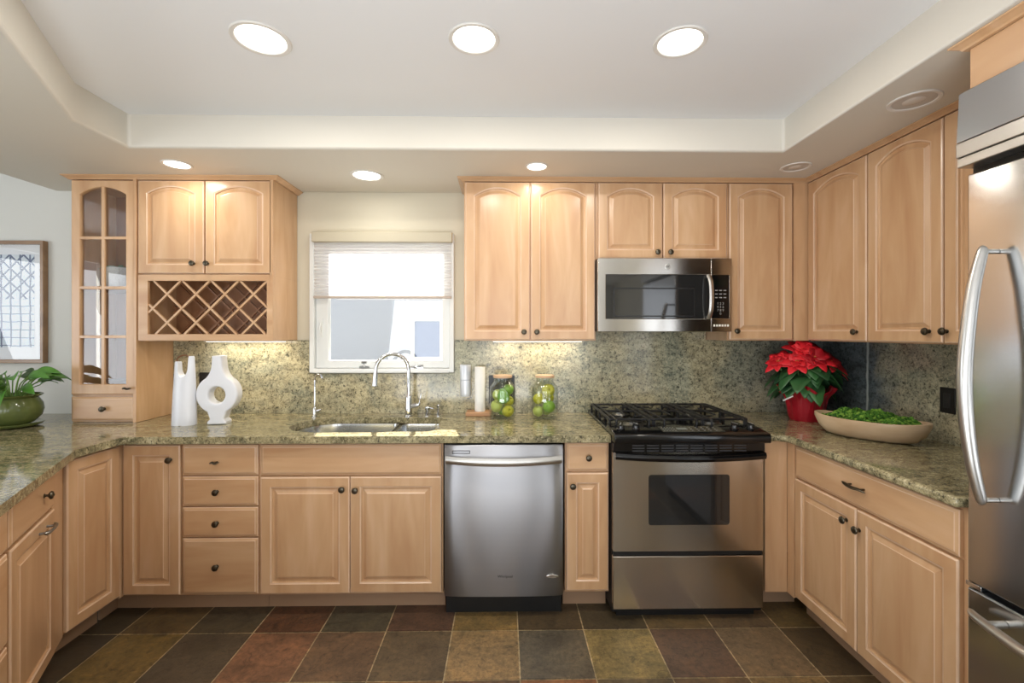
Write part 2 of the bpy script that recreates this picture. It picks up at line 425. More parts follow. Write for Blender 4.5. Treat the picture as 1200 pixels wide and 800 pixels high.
b = MB(); b.box(p[0]-.008, p[0]+.008, YW-.012, YW-.0005, p[2]-.06, p[2]+.06); b.tube(spline([(p[0], YW-.014, p[2]+.03), (p[0], YW-.032, p[2]), (p[0], YW-.024, p[2]-.045)]), .005, 8)
b.build('window_latch', VINYL, root, smooth=True)

# pleated shade
sh = thing('window_shade', 'white pleated cellular shade half lowered over the sink window', 'window shade', (0, 0, 0))
hx0, hx1 = xat(366, YW-.05), xat(530, YW-.05); hz1, hz0 = at(450, 272, YW-.05)[2], at(450, 284, YW-.05)[2]
BEIGE = mat('shade_beige', (194,186,164), .45); ROSE = mat('shade_rail', (186,172,160), .45)
MB().box(hx0, hx1, YW-.068, YW-.0005, hz0, hz1).build('headrail', BEIGE, sh, bevel=.005)
b = MB(); zb = at(450, 347, YW-.04)[2]; N = 16; top = hz0 - .002; pts = []
for k in range(N * 2 + 1): pts.append((YW - .042 + (.007 if k % 2 else -.007), top + (zb - top) * k / (2*N)))
b.prism(pts + [(YW - .030, zb), (YW - .030, top)][::1], hx0 + .008, hx1 - .008, 'yz')
SH = bpy.data.materials.new('shade_fabric'); SH.use_nodes = True; tt = SH.node_tree; tt.nodes.clear()
o_ = tt.nodes.new('ShaderNodeOutputMaterial'); d_ = tt.nodes.new('ShaderNodeBsdfDiffuse'); r_ = tt.nodes.new('ShaderNodeBsdfTranslucent'); m_ = tt.nodes.new('ShaderNodeMixShader')
d_.inputs[0].default_value = (.82,.81,.80,1); r_.inputs[0].default_value = (.85,.85,.86,1); m_.inputs[0].default_value = .42
tt.links.new(d_.outputs[0], m_.inputs[1]); tt.links.new(r_.outputs[0], m_.inputs[2]); tt.links.new(m_.outputs[0], o_.inputs[0])
b2 = MB()
for k in range(2*N):
    (ya, za), (yb, zb_) = pts[k], pts[k+1]; b2.add([(hx0+.008,ya,za),(hx1-.008,ya,za),(hx1-.008,yb,zb_),(hx0+.008,yb,zb_)], [(0,1,2,3)])
b2.build('pleated_fabric', SH, sh)
MB().box(hx0+.006, hx1-.006, YW-.055, YW-.0302, zb-.014, zb).build('bottom_rail', ROSE, sh, bevel=.003)
p = (hx0+hx1)/2; MB().box(p-.02, p+.02, YW-.062, YW-.0551, zb-.012, zb-.004).build('pull_tab', BEIGE, sh, bevel=.002)

# what stands outside the window
STUC = paint('stucco', (160,168,184), .9, .6)
OG = MB().box(-8, 8, YW+.2, 12, -.3, -.25).build('ground', mat('paving', (84,84,84), .9)); OG['kind'] = 'structure'
root = thing('neighbor_house', 'pale stucco house wall seen through the window', 'house', (0, 6.2, 0))
MB().box(-5, 3, 0, .3, -.25, 2.55).build('wall', STUC, root)
a = at(486, 376, 6.2); c_ = at(516, 418, 6.2)
MB().prism(rect(a[0]-.05, c_[0]+.05, c_[2]-.05, a[2]+.05), -.03, -.001, 'xz', [rect(a[0], c_[0], c_[2], a[2])]).build('window_frame', VINYL, root)
MB().box(a[0]+.002, c_[0]-.002, -.012, -.001, c_[2]+.002, a[2]-.002).build('window_pane', mat('blue_pane', (84,104,142), .5), root)
MB().box(-5.1, 3.1, -.12, .35, 2.551, 2.62).build('roof', mat('roof_edge', (150,140,130), .8), root)

# ------------------------------------------------------------------ cabinet fronts
def ring(x0, x1, z0, z1, d, y, arch=0, N=22):
    """closed loop, inset d; arched top if arch > 0 (sag at the sides)"""
    L, Rr, B = x0 + d, x1 - d, z0 + d; c = (x0 + x1) / 2; hw = (x1 - x0) / 2
    pts = [(L, y, B), (Rr, y, B)]
    for k in range(N + 1):
        x = Rr + (L - Rr) * k / N; q = (x - c) / hw
        pts.append((x, y, z1 - d - arch * q * q))
    return pts
FR = .052
def panel_door(x0, x1, z0, z1, arch=0, t=.02, fr=None):
    """raised panel door, front face at y=0, body back at y=t"""
    fr = fr or min(FR, (x1 - x0) * .24); b = MB()
    o = lambda d, y: ring(x0, x1, z0, z1, d, y)
    i = lambda d, y: ring(x0 + fr, x1 - fr, z0 + fr, z1 - fr * (.62 if arch else 1), d, y, arch)
    b.add(o(0, t), [tuple(range(25))])
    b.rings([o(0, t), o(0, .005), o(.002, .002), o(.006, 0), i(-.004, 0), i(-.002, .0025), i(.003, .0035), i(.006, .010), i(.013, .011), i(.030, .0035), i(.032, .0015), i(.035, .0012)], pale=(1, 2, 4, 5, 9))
    return b
def slab_front(x0, x1, z0, z1, t=.02):
    b = MB(); o = lambda d, y: ring(x0, x1, z0, z1, d, y, 0, 1)
    b.add(o(0, t), [tuple(range(4))])
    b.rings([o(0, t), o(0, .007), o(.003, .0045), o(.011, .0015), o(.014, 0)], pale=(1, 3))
    return b
KNOB = None
def knob_mesh():
    b = MB(); mt = Matrix.Rotation(R(90), 4, 'X')      # lathe axis to -y
    b.lathe([(0,0),(.0085,0),(.0085,.002),(.0045,.004),(.0045,.011),(.010,.014),(.0150,.018),(.0158,.021),(.0135,.0255),(.007,.028),(0,.0285)], 24, mat=mt)
    b.lathe([(0,.0284),(.004,.0284),(.004,.0298),(0,.0302)], 12, mat=mt)
    return b
def put_knob(parent, x, z, name='knob'):
    global KNOB
    if KNOB is None or name not in KNOB:
        KNOB = KNOB or {}
        if name == 'knob': KNOB[name] = knob_mesh().build('knob', PEWTER, smooth=True)
        elif name == 'leaf_knob':
            b = MB(); b.tube([(0,0,0),(0,-.018,0)], .005, 10)
            b.tube(spline([(-.024,-.022,-.003),(-.010,-.026,.004),(.006,-.027,-.001),(.024,-.022,.004)], 5), [.002,.005,.007,.008,.009,.0095,.009,.0085,.009,.009,.0085,.008,.007,.006,.004,.002], 10, .6)
            KNOB[name] = b.build('knob', PEWTER, smooth=True)
        o = KNOB[name]; o.parent = parent; o.location = (x, 0, z); return o
    o = KNOB[name].copy(); COL.objects.link(o); o.parent = parent; o.location = (x, 0, z); return o

def body(parent, x0, x1, z0, z1, depth, toe=True, m=None, hollow=False):
    b = MB()
    if hollow:
        b.box(x0, x0 + .018, .0205, depth, z0, z1); b.box(x1 - .018, x1, .0205, depth, z0, z1)
        b.box(x0 + .018, x1 - .018, .0205, depth, z0, z0 + .018); b.box(x0 + .018, x1 - .018, depth - .01, depth, z0 + .018, z1); b.box(x0 + .018, x1 - .018, .0205, .038, z0 + .018, z1)
    else: b.box(x0, x1, .0205, depth, z0, z1)
    o = b.build('body', m or WV, parent, bevel=.001)
    if toe: MB().box(x0, x1, .10, .12, 0.0, z0 - .0005).build('toe_kick', TOE, parent)
    return o
def front(parent, kind, x0, x1, z0, z1, knob=None, arch=0, name=None, kn='knob'):
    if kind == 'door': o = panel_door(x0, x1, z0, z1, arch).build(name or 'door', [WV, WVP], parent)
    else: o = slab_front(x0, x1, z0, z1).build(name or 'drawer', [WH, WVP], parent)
    if knob: put_knob(o, knob[0], knob[1], kn)
    return o
ZB, ZD = .12, .866        # bottom of doors, top of drawers
YB = 2.323
DEP = YW - .004 - YB
def bx(px): return xat(px, YB)
def kz(py, Y=YB, px=300): return at(px, py, Y)[2]

# --- back run, left to right
def base_unit(label, x0, x1, fronts, loc=None, rz=0, depth=DEP, group='base cabinets', hollow=False):
    """x0..x1 local; loc = origin of local frame"""
    o = thing('base_cabinet', label, 'cabinet', loc or (0, YB, 0), rz, group)
    body(o, x0 + .0006, x1 - .0006, ZB - .012, .8775, depth, hollow=hollow)
    for fr in fronts:
        kind, a, b_, z0, z1, kn = fr[:6]; front(o, kind, a, b_, z0, z1, kn, kn='leaf_knob' if len(fr) > 6 else 'knob')
    return o
xl = bx(142)
X = [bx(q) for q in (211.8, 303.3, 519)]
o = base_unit('tall narrow raised-panel door base cabinet in the left inner corner', xl - .0, X[0], [('door', bx(143.6), bx(210.6), ZB, ZD, (bx(200), .795))])
MB().box(xl - .115, xl - .0005, .10, .12, 0, ZB - .0125).build('toe_return', TOE, o)
dx0, dx1 = bx(213.2), bx(301.8)
base_unit('four-drawer maple base cabinet left of the sink cabinet', X[0], X[1],
    [('drawer', dx0, dx1, .716, ZD, (bx(254.5), .782), 1), ('drawer', dx0, dx1, .562, .708, (bx(254.5), .634)), ('drawer', dx0, dx1, .407, .554, (bx(254.5), .478)), ('drawer', dx0, dx1, ZB, .399, (bx(254.5), .262))])
s1, s2 = bx(305), bx(517.2); sm = bx(409.8)
o = base_unit('wide double-door maple cabinet under the sink', X[1], X[2],
    [('door', s1, sm - .0015, ZB, .704, (bx(401.5), .645)), ('door', sm + .0015, s2, ZB, .704, (bx(417), .64))], hollow=True)
front(o, 'slab', s1, s2, .714, ZD, None, name='false_drawer_front')
xa, xb = bx(662.2), bx(714.6)
base_unit('slim maple cabinet with one drawer and door between dishwasher and stove', xa, xb,
    [('drawer', bx(664), bx(713.2), .728, ZD + .002, (bx(689.5), .797)), ('door', bx(664), bx(713.2), ZB + .004, .718, (bx(671), .655))])
# corner filler right of the range
xr0, xr1 = bx(896.5), 1.438
o = thing('corner_filler', 'plain flat maple panel filling the corner right of the stove', 'cabinet', (0, YB, 0), 0)
MB().box(xr0, xr1 + .0, .0, .5, ZB - .012, .8775).build('panel', WV, o, bevel=.0015)
MB().box(xr0, xr1 + .10, .10, .12, 0, ZB - .0125).build('toe_kick', TOE, o)
# --- right run (faces -X): local x runs from the corner to the camera
XB = 1.438
def ry(px): return YB - yat(px, XB)
e = ry(1129.5)
o = base_unit('double-door base cabinet with one wide drawer beside the refrigerator', .0, e,
    [('door', ry(931), ry(1002.6), ZB, .706, (ry(992), .640)), ('door', ry(1003.6), ry(1122.5), ZB, .706, (ry(1007), .627))], (XB, YB, 0), R(-90), XW - .004 - XB)
MB().box(.0, ry(930), .0, .0203, ZB - .012, .8775).build('stile', WV, o, bevel=.001)
d = front(o, 'drawer', ry(931), ry(1122.5), .716, ZD)
kx, kz_ = ry(1005), .80
b = MB()
b.tube([(kx-.035,0,kz_),(kx-.035,-.02,kz_)], .004, 8); b.tube([(kx+.035,0,kz_),(kx+.035,-.02,kz_)], .004, 8)
b.tube(spline([(kx-.062,-.018,kz_+.004),(kx-.035,-.024,kz_),(kx,-.028,kz_-.002),(kx+.035,-.024,kz_),(kx+.062,-.018,kz_-.004)], 4), [.002,.005,.007,.008,.0085,.009,.009,.009,.009,.009,.009,.0085,.008,.007,.006,.004,.002], 10, .7)
b.build('leaf_handle', PEWTER, d, smooth=True)
# --- left run (faces +X) and the angled peninsula
XL, YT = bx(142), 2.037
run = YB - YT
o = base_unit('maple base cabinet with a single tall door on the left return', -.0, run - .02,
    [('door', .004, run - .006, ZB, ZD, None)], (XL, YT, 0), R(90), .55)
MB().box(run - .0045, run + .02, .004, .02, ZB - .012, .8775).build('stile', WV, o)
MB().box(run - .0, run + .0995, .10, .114, 0, ZB - .0125).build('toe_return', TOE, o)
ang = R(120); D30 = Vector((.5, -.866025))
P0 = Vector((XL, YT))
def pen(t): q = P0 + D30 * t; return (q.x, q.y, 0)
o = thing('corner_filler', 'narrow plain maple filler strip where the peninsula turns', 'cabinet', pen(.14), ang, 'base cabinets')
MB().box(.0, .138, .012, .05, ZB - .012, .8775).build('panel', WV, o, bevel=.001)
MB().box(0, .137, .10, .12, 0, ZB - .0125).build('toe_kick', TOE, o)
w = .435
o = base_unit('peninsula cabinet with top drawer and a door with a curved pull', .0, w + .008, [('drawer', .005, w, .722, ZD, (.31, .80))], pen(.14 + w + .008), ang, .56)
d = front(o, 'door', .005, w, ZB, .712)
b = MB()
hx, hz = .300, .672
b.tube([(hx-.04,.002,hz),(hx-.04,-.024,hz)], .005, 10); b.tube([(hx+.04,.002,hz),(hx+.04,-.024,hz)], .005, 10)
b.tube(spline([(hx-.058,-.018,hz+.004),(hx-.04,-.026,hz),(hx,-.032,hz+.002),(hx+.04,-.026,hz),(hx+.058,-.018,hz+.004)], 4), [.003,.005,.007,.008,.0075,.007,.006,.0055,.006,.0055,.006,.007,.0075,.008,.007,.005,.003], 10)
b.build('curved_pull', mat('silver_pull', (150,150,148), .3, 1), d, smooth=True)
o = base_unit('peninsula three-drawer cabinet cut off by the left edge of the photo', .0, .45,
    [('drawer', .005, .445, .722, ZD, (.22, .79)), ('drawer', .005, .445, .42, .712, (.22, .57)), ('drawer', .005, .445, ZB, .41, (.22, .26))], pen(.14 + w + .012 + .45), ang, .56)
o = base_unit('peninsula end cabinet with one door next to the camera', .0, .45, [('door', .005, .445, ZB, ZD, (.4, .8))], pen(.14 + w + .016 + .91), ang, .56)

# ------------------------------------------------------------------ counters
RX0, RX1 = .532, 1.296     # range
tend = 1.58
inner = [(XL + .03, YT - .02)]
A = P0 + D30 * tend; nrm = Vector((.866025, .5))
i0 = P0 + nrm * .03; i1 = A + nrm * .03
turn_ = (XL + .028, YT + .012)
outer1 = A - nrm * .95; outer0 = Vector((-3.35, 2.2))
cutx = [(-1.17, 2.62), (-1.175, 2.52), (-1.10, 2.42), (-.98, 2.385), (-.63, 2.385), (-.60, 2.40), (-.40, 2.40), (-.37, 2.43), (-.37, 2.76), (-.40, 2.79), (-.60, 2.79), (-.63, 2.80), (-1.02, 2.80), (-1.12, 2.74)]
def smoothloop(pts, n=5):
    P = [Vector((p[0], p[1])) for p in pts]; m = len(P); out = []
    for i in range(m):
        a, b_, c_ = P[i-1], P[i], P[(i+1) % m]
        r = min(.04, (a-b_).length*.45, (c_-b_).length*.45); s_ = b_ + (a-b_).normalized()*r; e_ = b_ + (c_-b_).normalized()*r
        for k in range(n + 1):
            q = k / n; out.append(((1-q)**2*s_ + 2*q*(1-q)*b_ + q*q*e_)[:])
    return out
hole = smoothloop(cutx)
poly = [(RX0 - .002, SY), (-3.35, SY), outer0[:], outer1[:], i1[:], i0[:], turn_, (XL + .03, YB - .05), (XL + .042, YB - .03), (RX0 - .002, YB - .03)]
poly[1] = (-3.35, YW - .001); poly[0] = (RX0 - .002, YW - .001)
b = MB(); b.prism(poly, CB, CT, 'xy', [hole])
o = b.build('countertop', GT, bevel=.012, bseg=3, angle=50)
tag(o, 'polished green-tan granite countertop with sink cutout, running onto the left peninsula', 'countertop')
b = MB(); b.prism([(RX1 + .002, YW - .001), (RX1 + .002, YB - .03), (XB - .06, YB - .03), (XB - .034, YB - .05), (XB - .03, YB - .085), (XB - .03, 1.415), (XW - .001, 1.415), (XW - .001, YW - .001)], CB, CT)
o = b.build('countertop', GT, bevel=.012, bseg=3, angle=50)
tag(o, 'granite countertop under poinsettia and wooden bowl, right of the stove', 'countertop')

# sink: two bowls under the cutout
root = thing('kitchen_sink', 'double-bowl stainless steel undermount sink below the window', 'sink', (0, 0, 0))
def bowl(loop, z0, cx, cy, dr):
    b = MB(); rs = []
    for k, (sc, z) in enumerate([(1.03, CB - .001), (1.0, CB - .002), (.985, CB - .02), (.965, CB - .12), (.93, z0 + .012), (.86, z0), (.12, z0 - .006)]):
        rs.append([(cx + (p[0]-cx)*sc, cy + (p[1]-cy)*sc, z) for p in loop])
    b.rings(rs); o = b.build('bowl', SINKM, root, smooth=True)
    m = o.modifiers.new('thick', 'SOLIDIFY'); m.thickness = .0015; m.offset = 1
    MB().lathe([(0, 0), (.042, 0), (.045, .003), (.036, .004), (.03, .001), (0, .0015)], 28, (cx, cy, z0 - .004)).build('drain', CHROME, root, smooth=True)
L = [(x, y) for x, y in smoothloop([(-1.16, 2.62), (-1.165, 2.52), (-1.09, 2.43), (-.98, 2.395), (-.635, 2.395), (-.635, 2.79), (-1.02, 2.79), (-1.11, 2.735)], 5)]
bowl(L, .70, -.88, 2.6, 0)
Rr = smoothloop([(-.605, 2.41), (-.38, 2.41), (-.38, 2.78), (-.605, 2.78)], 6)
bowl(Rr, .74, -.49, 2.6, 0)
MB().box(-.637, -.603, 2.41, 2.78, CB - .012, CB - .006).build('divider', SINKM, root, bevel=.002)

# ------------------------------------------------------------------ taps
def place_on(px, py): 
    """point on the counter seen at a pixel"""
    v_ = (py - HY) / F; t_ = (EYE - CT) / v_; u = (px - CX) / F
    return ((u*cs + sn)*t_, (cs - u*sn)*t_, CT)
fx, fy = -.590, 2.845
o = thing('gooseneck_faucet', 'tall chrome gooseneck kitchen faucet behind the sink', 'faucet', (fx, fy, CT + .0005))
MB().lathe([(0,0),(.027,0),(.027,.006),(.022,.010),(.021,.085),(.0195,.090),(.0195,.125),(.0135,.132),(0,.132)], 28).build('base', CHROME, o, smooth=True)
dv = Vector((-.93, -.36, 0)).normalized()
arc = [Vector((0,0,.12)), Vector((0,0,.20)), Vector((0,0,.28))]
rr = .098
for k in range(0, 13):
    a = math.pi * k / 12 * 1.02; arc.append(Vector((0,0,.285)) + dv * (rr - rr*math.cos(a)) + Vector((0,0,rr*math.sin(a))))
end = arc[-1]; dn = (arc[-1] - arc[-2]).normalized()
MB().tube(arc, .0115, 16).build('spout', CHROME, o, smooth=True)
MB().tube([end, end + dn*.02, end + dn*.045, end + dn*.085], [.0125, .0145, .0155, .0165], 16).build('spray_head', CHROME, o, smooth=True)
b = MB(); b.tube([(.015,0,.062),(.045,-.004,.066)], .0145, 14); b.tube(spline([(.045,-.004,.066),(.064,-.008,.072),(.073,-.012,.10),(.078,-.014,.145)], 5), [.013,.013,.012,.011,.0095,.008,.007,.0065,.006,.0055,.005,.0048,.0045,.0042,.004,.004], 12)
b.build('lever', CHROME, o, smooth=True)
o = thing('filter_faucet', 'slim chrome filtered-water tap at the left end of the sink', 'faucet', (-1.160, 2.835, CT + .0005))
MB().lathe([(0,0),(.019,0),(.019,.005),(.012,.008),(.012,.05),(.009,.056),(0,.056)], 20).build('base', CHROME, o, smooth=True)
arc = [Vector((0,0,.05)), Vector((0,0,.14)), Vector((0,0,.215))]; dv = Vector((.85,-.5,0)).normalized(); rr = .036
for k in range(0, 10):
    a = math.pi*k/9*.88; arc.append(Vector((0,0,.222)) + dv*(rr - rr*math.cos(a)) + Vector((0,0,rr*math.sin(a))))
MB().tube(arc, .0055, 12).build('spout', CHROME, o, smooth=True)
MB().tube(spline([(.01,0,.035),(.03,-.005,.040),(.042,-.008,.045)],4), [.006]*5+[.005]*4, 10).build('lever', CHROME, o, smooth=True)
o = thing('soap_dispenser', 'short chrome pump soap dispenser right of the gooseneck faucet', 'soap dispenser', (-.475, 2.84, CT + .0005))
MB().lathe([(0,0),(.017,0),(.017,.004),(.0125,.008),(.0125,.040),(.0150,.044),(.0150,.056),(.012,.060),(0,.060)], 20).build('body', CHROME, o, smooth=True)
MB().tube([(0,0,.052),(.022,-.012,.052),(.040,-.02,.048)], [.005,.005,.004], 10).build('nozzle', CHROME, o, smooth=True)
o = thing('air_gap_cap', 'small chrome dishwasher air gap cap beside the soap dispenser', 'air gap', (-.405, 2.835, CT + .0005))
MB().lathe([(0,0),(.016,0),(.016,.004),(.011,.008),(.010,.05),(.013,.055),(.0125,.068),(.006,.073),(0,.074)], 20).build('cap', CHROME, o, smooth=True)

# ------------------------------------------------------------------ upper cabinets
YU = 2.655; UB, UT = 1.386, 2.293
def ux(px): return xat(px, YU)
UD = YW - .003 - YU
def upper(label, x0, x1, z0, fronts, loc=None, rz=0, depth=UD, arch=.045):
    o = thing('wall_cabinet', label, 'cabinet', loc or (0, YU, 0), rz, 'wall cabinets')
    MB().box(x0 + .0006, x1 - .0006, .0205, depth, z0 - .006, 2.2995).build('body', WV, o, bevel=.001)
    for a, b_, kx, kzz in fronts:
        front(o, 'door', a, b_, z0, UT, (kx, kzz), arch)
    return o
c0, c1, c2, c3, c4 = ux(543.5), ux(699), ux(853.6), ux(931), 1.7588
upper('double-door arched wall cabinet right of the window', c0, c1, UB, [(ux(545.3), ux(620.8), ux(614), UB+.045), (ux(622.2), ux(697.3), ux(629), UB+.045)])
upper('short double-door arched wall cabinet above the microwave', c1, c2, 1.856, [(ux(701.5), ux(776.2), ux(770), 1.856+.035), (ux(777.6), ux(852), ux(785), 1.856+.035)])
upper('single tall arched-door wall cabinet just right of the microwave', c2, c3, UB, [(ux(855), ux(929), ux(862.5), UB+.05)])
o = thing('corner_filler', 'narrow vertical maple filler in the upper right corner', 'cabinet', (0, YU, 0))
MB().box(c3, c4 + .0195, .006, .1, UB - .006, 2.2995).build('panel', WV, o, bevel=.0015)
XU = 1.759
def uy(px): return YU - yat(px, XU)
w1 = uy(1015.6); w2 = uy(1105); w3 = YU - 1.46
upper('first arched-door wall cabinet on the right wall, in the corner', 0, w1, UB, [(uy(946.5), uy(1014.8), uy(1004), UB+.045)], (XU, YU, 0), R(-90), XW - .003 - XU)
upper('middle arched-door wall cabinet on the right wall above the wooden bowl', w1, w2, UB, [(uy(1016.4), uy(1104.2), uy(1089), UB+.047)], (XU, YU, 0), R(-90), XW - .003 - XU)
upper('wall cabinet on the right wall partly hidden by the refrigerator', w2, w3, UB, [(uy(1106), w3 - .004, uy(1109.5), UB+.047)], (XU, YU, 0), R(-90), XW - .003 - XU)

# left group: double door over wine rack, and glass tower
gx0_, gx1_ = ux(81), ux(159.5); lx0, lx1 = gx1_ + .0005, ux(320)
o = thing('wine_cabinet', 'maple wall cabinet with two arched doors above a lattice wine rack', 'cabinet', (0, YU, 0), 0, 'wall cabinets')
zr = 1.765; zbt = 1.380
b = MB()
b.box(lx0, lx1, .0205, UD, zr - .012, 2.2995)                    # upper box
b.box(lx0, lx0 + .018, .02, UD, zbt, zr - .012); b.box(lx1 - .018, lx1, .0, UD, zbt, zr - .012)
b.box(lx1 - .018, lx1, 0.0, .0205, zr - .012, 2.2995)
b.box(lx0, lx1, .02, UD, zbt, zbt + .02); b.build('body', WV, o, bevel=.001)
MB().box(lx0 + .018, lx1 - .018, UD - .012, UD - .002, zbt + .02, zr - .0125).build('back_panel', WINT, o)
fx0, fx1 = ux(161.5), lx1 - .001; ox0, ox1 = ux(173), ux(312.5); oz0, oz1 = 1.418, 1.722
MB().prism(rect(fx0, fx1, zbt + .001, zr - .008), 0.0, .0195, 'xz', [rect(ox0, ox1, oz0, oz1)]).build('rack_frame', WH, o, bevel=.002)
def lattice(yf, yb, wdt=.011):
    b = MB(); st = .163; cx_, cz_ = ux(195) , at(195, 344.5, YU)[2]
    for sgn in (1, -1):
        for k in range(-12, 13):
            # line: (x - cx) - sgn*(z - cz) = k*st
            pts = []
            for z_ in (oz0, oz1):
                x_ = cx_ + k*st + sgn*(z_ - cz_); pts.append((x_, z_))
            for x_ in (ox0, ox1):
                z_ = cz_ + sgn*((x_ - cx_) - k*st); pts.append((x_, z_))
            pts = [p for p in pts if ox0 - 1e-6 <= p[0] <= ox1 + 1e-6 and oz0 - 1e-6 <= p[1] <= oz1 + 1e-6]
            pts.sort()
            if len(pts) < 2 or (pts[-1][0] - pts[0][0]) < .03: continue
            a, c_ = Vector(pts[0]), Vector(pts[-1]); n_ = (c_ - a).normalized(); n_ = Vector((-n_.y, n_.x))*wdt/2
            off = 0 if sgn > 0 else .0015
            b.prism([(a - n_)[:], (c_ - n_)[:], (c_ + n_)[:], (a + n_)[:]], yf + off, yb + off, 'xz')
    return b
lattice(.004, .018).build('lattice', WV, o)
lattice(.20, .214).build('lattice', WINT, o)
b = MB().box(lx0 + .018, lx1 - .018, .02, UD - .013, zr - .0128, zr - .0122); b.build('liner', WINT, o)
ld = [(ux(161.3), ux(238.7), ux(227), zr+.055), (ux(240.2), ux(318.3), ux(243.5), zr+.055)]
for a, b_, kx, kzz in ld: front(o, 'door', a, b_, zr, UT, (kx, kzz), .04)

o = thing('glass_cabinet', 'tall maple tower cabinet with arched eight-pane glass door standing on the counter', 'cabinet', (0, YU, 0), 0, 'wall cabinets')
gz0 = 1.075; top = 2.2995; gw0, gw1 = gx0_, gx1_
b = MB(); b.box(gw0, gw0 + .018, .0205, UD, CT + .001, top); b.box(gw1 - .018, gw1, .0, UD, CT + .001, top)
e_ = .0182; b.box(gw0+e_, gw1-e_, .0205, UD, top - .02, top - .0005); b.box(gw0+e_, gw1-e_, .0205, UD, gz0 - .015, gz0 + .02); b.box(gw0+e_, gw1-e_, .0205, UD, CT + .001, CT + .018)
b.build('body', WV, o, bevel=.001)
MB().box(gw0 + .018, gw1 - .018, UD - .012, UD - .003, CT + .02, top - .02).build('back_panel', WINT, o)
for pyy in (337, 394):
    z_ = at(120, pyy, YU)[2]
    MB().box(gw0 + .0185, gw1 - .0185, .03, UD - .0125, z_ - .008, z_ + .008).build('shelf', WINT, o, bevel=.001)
zq = at(120, 290, YU)[2]
gd0, gd1 = ux(83), ux(157.5); fr = .046
i = lambda d, y: ring(gd0 + fr, gd1 - fr, gz0 + .055, UT - .035, d, y, .045)
q = lambda d, y: ring(gd0, gd1, gz0, UT, d, y)
b = MB(); b.rings([i(.004, .02), q(0, .02), q(0, .005), q(.002, .002), q(.006, 0), i(0, 0), i(.003, .003), i(.004, .008), i(.004, .02)], cap=False)
dr = b.build('door', WV, o)
mc = (gd0 + gd1) / 2; b = MB()
b.box(mc - .009, mc + .009, .001, .014, gz0 + .05, UT - .036)
for pyy in (278.5, 337, 394.5):
    z_ = at(120, pyy, YU)[2]; b.box(gd0 + fr - .002, gd1 - fr + .002, .002, .013, z_ - .008, z_ + .008)
b.build('muntin', WV, dr, bevel=.0015)
MB().box(gd0 + fr - .003, gd1 - fr + .003, .0145, .0165, gz0 + .052, UT - .035).build('glass_pane', PANE, dr)
put_knob(dr, gd1 - .026, gz0 + .035, 'leaf_knob')
d = front(o, 'drawer', gd0 - .002, gd1, CT + .012, gz0 - .012); put_knob(d, mc + .01, (CT + gz0)/2)

# crowns
prof = [(0, 2.2998), (.012, 2.2998), (.016, 2.305), (.030, 2.314), (.036, 2.3165), (.036, 2.3215), (0, 2.3215)]
for path in ([(lx1 + .0005, YW - .003), (lx1 + .0005, YU + .018), (gx0_ - .0005, YU + .018), (gx0_ - .0005, YW - .003)],
             [(XU + .018, 1.47), (XU + .018, YU + .018), (c0 - .0005, YU + .018), (c0 - .0005, YW - .003)]):
    path = path[::-1]
    b = MB(); sweep(b, path, [(o_, z_) for o_, z_ in prof]); 
    ob = b.build('trim_1', WH); struct(ob)
CROWNS = [x for x in COL.objects if x.name.startswith('trim_')]

# over fridge cabinet
XF, YF = 1.42, 1.44
o = thing('wall_cabinet', 'deep maple cabinet panel above the stainless refrigerator', 'cabinet', (XF + .012, 1.395, 0), R(-90), 'wall cabinets')
MB().box(0, .96, .0, XW - .003 - XF - .012, 2.172, 2.2995).build('body', WH, o, bevel=.001)
b = MB(); sweep(b, [(XF + .012, .48), (XF + .012, 1.3955), (XW - .35, 1.3955)][::-1], [(a, z) for a, z in prof]); struct(b.build('trim_2', WH))

# under cabinet lamps
def under(x0, x1, y, z, label):
    o = thing('under_cabinet_light', label, 'light', ((x0+x1)/2, y, z), 0, 'under cabinet lights')
    MB().box(-(x1-x0)/2, (x1-x0)/2, -.03, .03, -.008, -.0005).build('housing', WHITEM, o, bevel=.003)
    MB().box(-(x1-x0)/2+.01, (x1-x0)/2-.01, -.022, .022, -.010, -.0082).build('diffuser', emit('strip_lens', (1,.88,.66), 4), o)
    light('strip_lamp', 'AREA', (0, 0, -.013), UNDER_W, (1, .88, .70), (0, .12, -1), o, shape='RECTANGLE', size=(x1-x0)-.03, size_y=.04)
under(ux(215), ux(315), 2.86, zbt, 'slim lit strip light under the wine rack')
under(ux(575), ux(690), 2.86, UB - .006, 'slim lit strip light under the cabinet right of the window')

# ------------------------------------------------------------------ microwave
MF = 2.60; mx0, mx1 = xat(700.5, MF), xat(857.5, MF); mz0, mz1 = at(780, 388.5, MF)[2], 1.849
o = thing('microwave', 'stainless over-the-range microwave with dark glass door and keypad', 'microwave', ((mx0+mx1)/2, MF, mz0))
hw = (mx1-mx0)/2; H = mz1 - mz0; cxm = (mx0+mx1)/2
lx = lambda px: xat(px, MF) - cxm
lz = lambda py: at(780, py, MF)[2] - mz0
MB().box(-hw, hw, .022, SY - .004 - MF, .002, H).build('body', BLACKM, o, bevel=.002)
ds = lx(833.3)
MB().prism(rect(-hw, ds - .001, 0, H), 0, .0215, 'xz', [rect(lx(710), lx(832.0), lz(373.5), lz(321.5))]).build('door', STEEL, o, bevel=.0025)
dd = o.children[-1]
MB().box(lx(710)+.0006, lx(832)-.0006, .003, .020, lz(373.5)+.0006, lz(321.5)-.0006).build('door_window', DARKGLASS, dd, bevel=.001)
MB().prism(rect(lx(719), lx(815), lz(371), lz(337)), .0018, .0029, 'xz', [rect(lx(720.5), lx(813.5), lz(369.5), lz(338.5))]).build('window_border', mat('printed_border', (20,18,17), .3), dd)
b = MB(); zz0, zz1 = lz(374), lz(321.5); hxm = lx(829.5)
